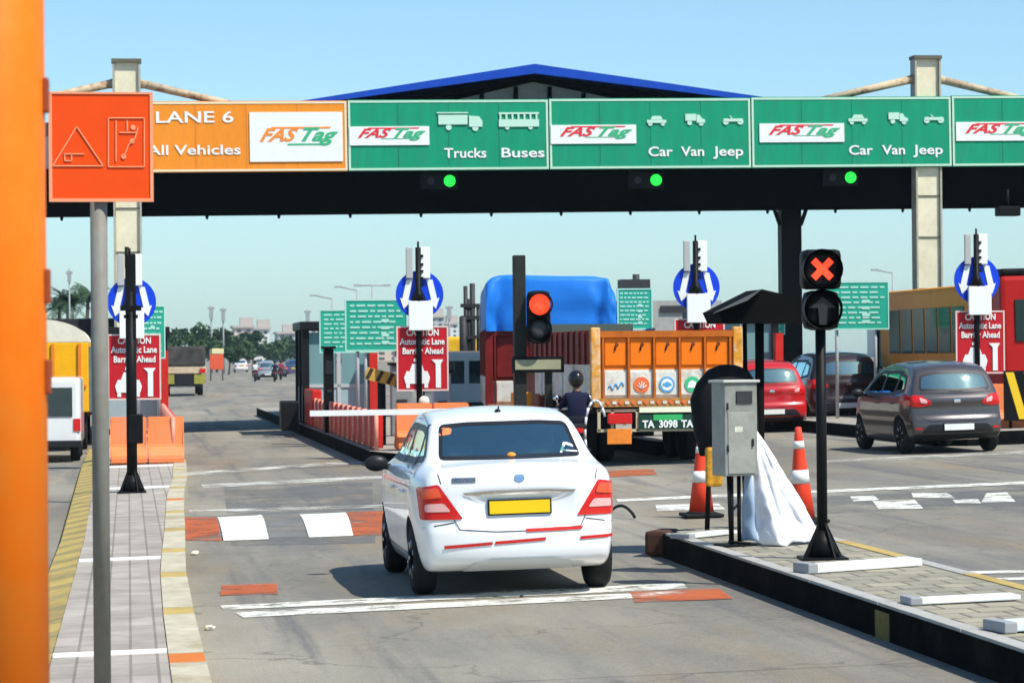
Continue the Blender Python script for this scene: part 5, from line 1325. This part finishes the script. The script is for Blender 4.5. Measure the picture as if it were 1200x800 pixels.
# dark lifting gear + white van
Y = 80; p = atd(543, 450, Y); t = thing('white_van', 'white van with dark windows between red sign and truck', 'van', (p.x+.15, Y, gz(p.x)))
g = MB(); g.span(-.85, .85, 0, 4.2, .35, 1.95, bev=.10); bd = g.build('body', whites, t)
g = MB(); g.span(-.70, -.12, -.02, .01, 1.05, 1.72, bev=.005); g.span(.02, .68, -.02, .01, 1.05, 1.72, bev=.005); g.span(-.862,-.84,.4,3.6,1.1,1.7); g.build('window', glassd, bd)
g = MB(); g.span(-.84, -.70, -.02, .02, .72, 1.0); g.span(.70, .84, -.02, .02, .72, 1.0); g.build('tail_lamp', tail, bd)
g = MB(); g.span(-.86, .86, -.08, .06, .34, .50, bev=.02); g.build('bumper', blackpl, bd)
for y in (.8, 3.3):
    for s in (-1, 1): tyre(t, s*.72, y, .31, .2)
p = at(97, 541); v_ = dup(t, 'boxy white van half hidden behind the orange column', (p.x-.88, p.y, gz(p.x))); v_.scale.z = .88
Y = 88; p = atd(552, 450, Y); t = thing('drilling_rig', 'dark rig with upright pipes standing above the white van', 'rig truck', (p.x, Y, gz(p.x)))
g = MB()
zz = lambda py: atd(552, py, Y).z-gz(p.x); xx = lambda px: atd(px, 400, Y).x-p.x
for (px, top_, rr_) in ((546, 335, .07), (554, 332, .09), (543, 371, .13), (561, 356, .07), (550, 350, .05)): g.bar((xx(px), 0, .9), (xx(px), 0, zz(top_)), rr_, n=10)
for py in (358, 372, 395): g.box((xx(551), 0, zz(py)), (.6, .2, .12))
g.build('mast', darkg, t)
g = MB(); g.span(-.9, .9, -.3, 5, .8, 2.0, bev=.05); g.build('bed', mat('rig_grey', (.12,.12,.13), .6), t)
g = MB(); g.span(-1.0, 1.0, 5.1, 6.8, .7, 2.5, bev=.1); g.build('cab', tyellow, t)
for y in (.6, 5.6):
    for s in (-1, 1): tyre(t, s*.8, y, .45)
# bus
def bus():
    YR = 53.6; q = atd(1177, 400, YR); xl_ = q.x; Wb = 2.45; Lb = 9.2; t = thing('bus', 'yellow-orange bus with a red rear, behind the right red sign', 'bus', (xl_+Wb/2, YR, gz(xl_)), 0, lean=True)
    h = Wb/2; H = 3.15; yel = mat('bus_yellow', (.72,.25,.008), .4, noise=.08); red_ = mat('bus_red', (.42,.01,.008), .35, noise=.06); orr = mat('bus_orange', (.55,.13,.01), .4, noise=.1)
    g = MB(); g.span(-h, h, 2.2, Lb, 1.35, H, bev=.12); g.build('body', yel, t)
    g = MB(); g.span(-h, h, 2.25, Lb-.02, .42, 1.349, bev=.03); g.build('lower_body', orr, t)
    g = MB(); g.span(-h-.01, h+.01, 0, 2.19, .42, H+.12, bev=.10); g.build('rear_body', red_, t)
    g = MB(); g.span(-h+.02, h-.02, .02, 2.1, H+.121, H+.26, bev=.05); g.build('roof_rack', black, t)
    gb = mat('bus_glass', (.012,.03,.028), .15, spec=.3)
    for s in (-1, 1):
        y = 2.5
        while y < Lb-1: g = MB(); g.box((s*(h+.008), y+.45, 2.2), (.02, .86, 1.0), bev=.008); g.build('window', gb, t); y += .98
        g = MB(); g.box((s*(h+.018), 1.0, 2.25), (.02, .8, 1.25), bev=.008); g.build('window', gb, t)
        g = MB(); g.box((s*(h+.012), 5.6, 1.0), (.02, 5.9, .10)); g.build('stripe', red_, t)
        for yy_ in (2.9, 7.6): tyre(t, s*(h-.16), yy_, .46)
        g = MB(); g.box((s*(h-.2), -.02, 1.0), (.24, .05, .5), bev=.01); g.build('tail_lamp', tail, t)
    g = MB(); g.box((0, -.015, 2.35), (1.9, .03, .85), bev=.01); g.build('rear_window', gb, t)
    g = MB(); g.span(-h, h, -.12, .1, .38, .62, bev=.03); g.build('bumper', blackpl, t)
bus()
# yellow truck with a white domed top on the far left lane, and the flatbed far ahead
def dome_truck():
    Y = 63; q = atd(98, 480, Y); h = 1.15; x = q.x-h+.12; t = thing('yellow_truck', 'yellow truck with a white domed cover behind the orange column', 'truck', (x, Y, gz(x))); zt3 = atd(80, 401, Y).z-gz(x); zp = atd(66, 374, Y).z-gz(x)
    g = MB(); g.span(-h, h, 0, 5.0, .9, zt3, bev=.03); g.build('body', mat('lorry_yellow', (.84,.42,.005), .45, noise=.08), t)
    g = MB(); g.span(h+.003, h+.05, .1, 5.0, .9, zt3-.1); g.build('side_sheet', mat('lorry_grey', (.13,.18,.20), .6, noise=.2), t)
    g = MB()
    for k in range(4): g.box((-h+.3+k*.6, -.03, (.95+zt3)/2), (.07, .05, zt3-1))
    g.box((0, -.03, 1.5), (2*h-.1, .05, .06)); g.build('rib', mat('lorry_orange', (.75,.22,.02), .5), t)
    g = MB(); P = [(-h, zt3+.005)]+[(h*math.sin(R(a)), zt3+.005+(zp-zt3)*math.cos(R(a))) for a in range(-80, 81, 10)]+[(h, zt3+.005)]
    g.prism(P, .0, 5.0, 'XZ'); g.build('domed_cover', mat('cover_cream', (.70,.66,.52), .7, noise=.1), t)
    g = MB(); g.span(-h, h, 5.3, 7.0, .7, 2.4, bev=.1); g.build('cab', tyellow, t)
    g = MB(); g.span(-.9, .9, 0, 5, .6, .89); g.build('chassis', blackpl, t)
    for y in (1.2, 6):
        for s in (-1, 1): tyre(t, s*.95, y, .45)
dome_truck()
Y = 70; q = atd(84, 420, Y); t = thing('dark_truck', 'dark high truck behind the yellow domed one', 'truck', (q.x+.2, Y+3, gz(q.x)))
g = MB(); g.span(-1.2, 1.0, 0, 6, .9, atd(84, 371, Y).z-gz(q.x), bev=.04); g.build('body', mat('lorry_dark', (.03,.028,.03), .7, noise=.3), t)
g = MB(); g.span(-1.1, .95, 6.3, 8, .7, 2.5, bev=.1); g.build('cab', darkg, t)
for y in (1.2, 7):
    for s in (-1, .85): tyre(t, s*.95, y, .45)
def far_truck():
    p = at(216, 464); W3 = 2.35; t = thing('flatbed_truck', 'loaded truck driving away far down the lane at left', 'truck', p); h = W3/2; k = p.y/LENS_PX
    zt4 = 58*k; zb4 = 34*k
    g = MB(); g.span(-h, h, 0, 7, zb4-.35, zb4, bev=.02); g.build('bed', mat('flat_cream', (.55,.42,.28), .6, noise=.25), t)
    g = MB(); g.span(-h+.05, h-.05, .1, 6.5, zb4+.001, zt4, bev=.15); g.build('load', mat('flat_load', (.06,.055,.05), .9, noise=.5, ns=2), t)
    g = MB(); g.span(-h, h, 6.9, 8.8, .7, 2.6, bev=.1); g.build('cab', tyellow, t)
    g = MB(); g.span(-.9, .9, 0, 7, .5, zb4-.36); g.build('chassis', blackpl, t)
    for s in (-1, 1):
        g = MB(); g.box((s*(h-.35), -.03, zb4-.65), (.6, .05, .5)); g.build('mud_flap', mat('flap_olive', (.30,.28,.05), .6, noise=.3), t)
        g = MB(); g.box((s*(h-.2), -.03, zb4-.2), (.3, .05, .2)); g.build('tail_lamp', tail, t)
        tyre(t, s*(h-.3), 1.5); tyre(t, s*(h-.3), 6.8)
far_truck()
# ------------------------------------------------------------------ two-wheelers
def scooter(label, loc, rz, colm, group=None):
    t = thing('motorcycle', label, 'motorcycle', loc, rz, group)
    for y in (-.62, .62):
        g = MB(); g.lathe([(.20,-.05),(.28,-.05),(.30,0),(.28,.05),(.20,.05),(.20,-.05)], (0,0,0), 'X', 24); w_ = g.build('wheel', rubber, t); w_.location = (0, y, .30)
        g = MB(); g.lathe([(.205,-.03),(.17,-.03),(.17,.03),(.205,.03),(.205,-.03)], (0,0,0), 'X', 20)
        for a in range(5): g.bar((0,0,0), (0, .18*math.cos(a*1.257), .18*math.sin(a*1.257)), .012, n=6)
        g.build('rim', rimm, w_)
    g = MB(); g.bar((0,.62,.30), (0,.38,.98), .03); g.bar((-.32,.34,1.02), (.32,.34,1.02), .018); g.build('fork', chrome, t)
    g = MB(); g.ball((0,.18,.74), .2, .7, 1.3, .75, 10); g.bar((0,-.3,.62),(0,.3,.66),.06); g.bar((0,-.62,.34),(0,-.1,.5),.04); g.build('body', colm, t)
    g = MB(); g.box((0,-.28,.74), (.26,.72,.1), bev=.04); g.build('saddle', blackpl, t)
    g = MB(); g.box((0,.05,.42), (.24,.36,.3), bev=.05); g.bar((.14,0,.3),(.15,-.7,.36),.035); g.build('engine', darkg, t)
    g = MB(); g.box((0,-.67,.68), (.14,.05,.08), bev=.01); g.build('tail_lamp', tail, t)
    for s in (-1, 1):
        g = MB(); g.bar((s*.22,.34,1.02),(s*.27,.32,1.18),.008); g.ball((s*.28,.31,1.2), .05, 1, .3, .8, 6); g.build('mirror', chrome, t)
    return t
navy = mat('shirt_navy', (.006,.007,.03), .8)
p = at(674, 551); mc = scooter('dark motorcycle stopped between the white sedan and the orange truck', p, -.05, mat('bike_navy', (.01,.012,.08), .3, coat=.5))
rd = seated('person', 'rider in navy shirt and black helmet on the motorcycle beside the truck', 'person', p+Vector((0,-.22,.80)), navy, helmet=True, ride=True)
g = MB(); pts = [at(674,551)+Vector((.18,-.3,.62+.55*math.sin(R(a)))) + Vector((.12-.18*math.cos(R(a)),0,0)) for a in range(-30, 170, 20)]
for a, b in zip(pts, pts[1:]): g.bar(a, b, .022, n=8)
tag(g.build('crash_bar', mat('bar_pale', (.7,.72,.75), .3, .3)), 'pale curved bar at the right side of the near motorcycle', 'bar')
shirts = [mat('shirt_white', (.6,.6,.58), .8), navy, mat('shirt_maroon', (.25,.03,.05), .8), mat('shirt_teal', (.05,.2,.22), .8)]
for i, (px, py, l) in enumerate(((299, 447, 'leftmost of the far group'), (322, 447, 'third of the far group'), (329, 445, 'rightmost of the far group'), (306, 440, 'second of the far group, farther off'))):
    p = at(px, py); c = dup(mc, 'tiny motorcycle down the road, %s' % l, p, 0, 'far motorcycles and riders')
    o = rd.copy(); COL.objects.link(o); o.location = p+Vector((0,-.22,.80)); o['label'] = 'tiny rider seen from behind, %s' % l; o['group'] = 'far motorcycles and riders'
    o.data = rd.data.copy(); o.data.materials[1] = shirts[i % 4]
    for ch in list(rd.children): d = ch.copy(); COL.objects.link(d); d.parent = o

# ------------------------------------------------------------------ background: trees, masts, buildings
leafm = mat('leaf_green', (.045,.085,.03), .8, noise=.35, ns=.6); leafd = mat('leaf_deep', (.028,.06,.025), .85, noise=.35, ns=.6)
bark = mat('bark', (.12,.09,.06), .9, noise=.3)
def tree(px, Y, h, wdt, label, seed, leaf=leafm, group='trees along the far road'):
    x = atd(px, 430, Y).x; r = random.Random(seed); t = thing('tree', label, 'tree', (x, Y, gz(x)), group=group)
    g = MB(); g.bar((0,0,-.3), (.15,.1,h*.5), h*.035, h*.018, n=8)
    lobes = []
    for k in range(9):
        a = r.uniform(0, 6.28); d = wdt*.5*r.uniform(.15, .75); c = Vector((d*math.cos(a), d*math.sin(a), h*r.uniform(.42, .86))); lobes.append((c, wdt*r.uniform(.17, .30)))
        if k < 6: g.bar((.1,.05,h*.38), c*.85, h*.012, h*.005, n=5)
    g.build('trunk', bark, t)
    b = bmesh.new(); n = 1500; s0 = max(.32, Y*.0011)
    for _ in range(n):
        c, rad = r.choice(lobes); d = Vector((r.gauss(0,1), r.gauss(0,1), r.gauss(0,1))).normalized()*rad*r.uniform(.55, 1.12); d.z *= .75
        q = c+d; s = s0*r.uniform(.5, 1.2); u = Vector((r.gauss(0,1), r.gauss(0,1), r.gauss(0,.6))).normalized(); v = u.cross(Vector((r.gauss(0,1), r.gauss(0,1), r.gauss(0,1)))).normalized()
        f = b.faces.new([b.verts.new(q+u*s), b.verts.new(q+v*s*.5), b.verts.new(q-u*s), b.verts.new(q-v*s*.5)])
    me = bpy.data.meshes.new('crown'); b.to_mesh(me); b.free(); me.materials.append(leaf); o = bpy.data.objects.new('crown', me); COL.objects.link(o); o.parent = t
    return t
def H(px, ytop, Y): return atd(px, ytop, Y).z-gz(atd(px, 430, Y).x)
for k, (px, yt, Y, wpx, l) in enumerate((
    (203, 386, 330, 34, 'hazy tree at the left end of the far row'), (232, 378, 330, 48, 'broad domed tree, tallest beyond the loaded truck'), (254, 383, 350, 30, 'round tree right of the tallest one, above the red banner'),
    (282, 394, 380, 34, 'low round tree below the pale apartment blocks'), (296, 387, 400, 26, 'narrow tree just under the far pale buildings'), (320, 401, 420, 36, 'low bushy tree above the far motorcycles'),
    (344, 398, 450, 34, 'hazy low tree directly left of the booth'), (268, 402, 300, 26, 'small dark bush by the red banner'), (372, 404, 480, 40, 'hazy tree seen through the booth windows'), (184, 392, 360, 30, 'hazy tree behind the left toll rate board'))):
    Wd = wpx*Y/LENS_PX; tree(px, Y, H(px, yt, Y), Wd*1.1, l, 30+k, leafm if k % 2 else leafd)
for k, (px, yt, Y, wpx, l) in enumerate(((415, 412, 300, 40, 'bush row tree right of the booth'), (560, 408, 420, 46, 'tree glimpsed left of the red truck'), (1192, 395, 300, 50, 'tree behind the bus at the right'), (905, 398, 300, 50, 'tree behind the shelter'))):
    tree(px, Y, H(px, yt, Y), wpx*Y/LENS_PX, l, 60+k, leafd, 'trees beyond the plaza')
def palm(px, yt, Y, label, seed):
    x = atd(px, 430, Y).x; h = H(px, yt, Y); r = random.Random(seed); t = thing('palm_tree', label, 'palm tree', (x, Y, gz(x)), group='palms beyond the left lane')
    g = MB(); g.bar((0,0,-.2), (.3,.1,h*.86), .2, .13, n=8); g.build('trunk', bark, t)
    b = bmesh.new()
    for k in range(26):
        a = r.uniform(0, 6.28); el = r.uniform(-.3, 1.2); L = r.uniform(2.0, 2.9); pts = []
        for j in range(9):
            f = j/8; rr = L*f*math.cos(el*(1-.2*f)); z = h*.86+L*f*math.sin(el)-1.3*f*f
            pts.append(Vector((.3+rr*math.cos(a), .1+rr*math.sin(a), z)))
        sd = Vector((-math.sin(a), math.cos(a), 0))
        for j in range(8):
            wd = .5*(1-j/9)
            for s in (-1, 1):
                for q in (0, .5):
                    p0 = pts[j].lerp(pts[j+1], q); p1 = pts[j].lerp(pts[j+1], q+.3)
                    b.faces.new([b.verts.new(v) for v in (p0, p1, p1+sd*s*wd+Vector((0,0,-.35*wd)), p0+sd*s*wd*.9+Vector((0,0,-.4*wd)))])
    me = bpy.data.meshes.new('crown'); b.to_mesh(me); b.free(); me.materials.append(leafd); o = bpy.data.objects.new('crown', me); COL.objects.link(o); o.parent = t
palm(76, 337, 190, 'palm nearest the orange column', 1); palm(99, 334, 205, 'palm just left of the grey sign pole', 2); palm(66, 345, 215, 'palm half hidden behind the orange column edge', 3)
maskm = mat('mast_grey', (.30,.32,.33), .6)
def mast(px, yt, Y, label, kind):
    x = atd(px, 430, Y).x; h = H(px, yt, Y); t = thing('lamp_mast', label, 'mast', (x, Y, gz(x)), group='lamp masts along the far road'); s = Y/200
    g = MB(); g.bar((0,0,0), (0,0,h), .09*s, .05*s, n=8); g.build('pole', maskm, t)
    g = MB()
    if kind == 'T': g.bar((-1.1*s,0,h-.1), (1.1*s,0,h-.1), .05*s, n=6); g.box((-1.1*s,0,h-.1), (.5*s,.2,.14*s)); g.box((1.1*s,0,h-.1), (.5*s,.2,.14*s))
    elif kind == 'L': g.bar((0,0,h), (-1.3*s,0,h+.25*s), .05*s, n=6); g.box((-1.4*s,0,h+.25*s), (.5*s,.2,.12*s))
    else: g.box((0,0,h-.3), (.5*s,.3*s,.16*s)); g.box((0,0,h-.6*s), (.28*s,.28*s,.8*s))
    g.build('lamp_head', maskm, t)
for a in ((82, 314, 170, 'slim mast above the palms', 'M'), (248, 358, 330, 'left of the twin far masts above the trees', 'M'), (262, 360, 330, 'right of the twin far masts above the trees', 'M'), (361, 362, 300, 'far mast left of the green rate boards', 'M'), (419, 340, 260, 'thin mast rising behind the green rate boards', 'L'), (437, 333, 230, 'double-armed mast above the green rate boards', 'T'), (390, 350, 320, 'faint mast above the left green rate board', 'L'), (1047, 320, 130, 'curved-arm lamp post left of the right cream column', 'L'), (527, 358, 420, 'faint tower-like mast right of the blue disc', 'M')): mast(*a)
def block(px, wpx, yt, Y, label, col, floors, seed):
    x = atd(px, 430, Y).x; W_ = wpx*Y/LENS_PX; h = H(px, yt, Y); t = thing('apartment_block', label, 'building', (x, Y, gz(x)), group='hazy buildings on the skyline'); m = mat('wall_'+col[0], col[1], .8, noise=.08)
    g = MB(); g.span(-W_/2, W_/2, 0, 14, 0, h); g.build('wall', m, t)
    g = MB(); n = max(2, int(W_/3)); g2 = 0
    for fl in range(floors):
        for k in range(n):
            z = h*(fl+.5)/floors; g.box((-W_/2+(k+.5)*W_/n, -.03, z), (W_/n*.45, .08, h/floors*.45))
    g.build('window_rows', mat('window_far', (.07,.09,.1), .3), t)
    g = MB(); g.span(-W_/2-.4, W_/2+.4, -.4, 14.4, h, h+.5); g.box((W_*.2, 6, h+1.4), (3, 3, 2)); g.build('roof', mat('roof_far', (.45,.4,.36), .8), t)
C1 = ('cream', (.62,.50,.42)); C2 = ('grey', (.42,.43,.43)); C3 = ('white', (.66,.66,.62))
for a in ((286, 22, 384, 620, 'pinkish apartment block right of the tallest tree', C1, 6, 1), (307, 18, 386, 640, 'pale apartment block at the middle of the far skyline', C3, 6, 2), (336, 20, 391, 680, 'low pale block left of the toll booth', C2, 5, 3), (512, 18, 372, 700, 'grey skyline tower right of the blue disc', C2, 9, 4), (530, 14, 380, 720, 'white skyline tower above the white van', C3, 8, 5), (381, 22, 380, 700, 'tower block behind the left green rate board', C2, 8, 6), (455, 30, 386, 720, 'wide pale block behind the booth', C1, 6, 7), (1046, 24, 372, 640, 'pale block left of the bus', C3, 8, 8), (900, 40, 384, 700, 'block behind the canopy column', C2, 6, 9)): block(*a)
# grey building with a water tank behind the orange truck
Y = 120; p = atd(790, 420, Y); t = thing('low_building', 'grey low building with roof tanks behind the orange truck', 'building', (p.x, Y, gz(p.x)))
g = MB(); g.span(-2.4, 2.2, 0, 5, 0, H(790, 352, Y)); g.build('wall', mat('wall_grey2', (.34,.34,.32), .8, noise=.15), t)
g = MB(); g.box((-1.8, 0, H(756, 340, Y)), (1.3, 1, .9)); g.box((.2, -.05, H(790, 362, Y)), (1.6, .1, .3)); g.bar((-1.7, 0, 3), (-1.7, 0, H(756, 322, Y)), .16); g.build('roof_tank', darkg, t)
# banner and roadside shapes far off
p = at(254, 446); p2 = atd(254, 404, p.y)
t = thing('road_banner', 'orange and white banner standing far off by the road', 'banner', p)
hh = p2.z-p.z; g = MB(); g.box((0,0,hh*.52), (1.15,.12,hh*.42), bev=.05); g.build('cloth', mat('banner_red', (.70,.10,.04), .6), t)
g = MB(); g.box((.1,0,hh*.82), (1.0,.14,hh*.15), bev=.05); g.build('top_panel', mat('banner_cream', (.75,.65,.35), .6), t)
for sx in (-.5, .5):
    g = MB(); g.bar((sx,.1,0),(sx,.1,hh*.88), .06); g.build('pole', galv, t)
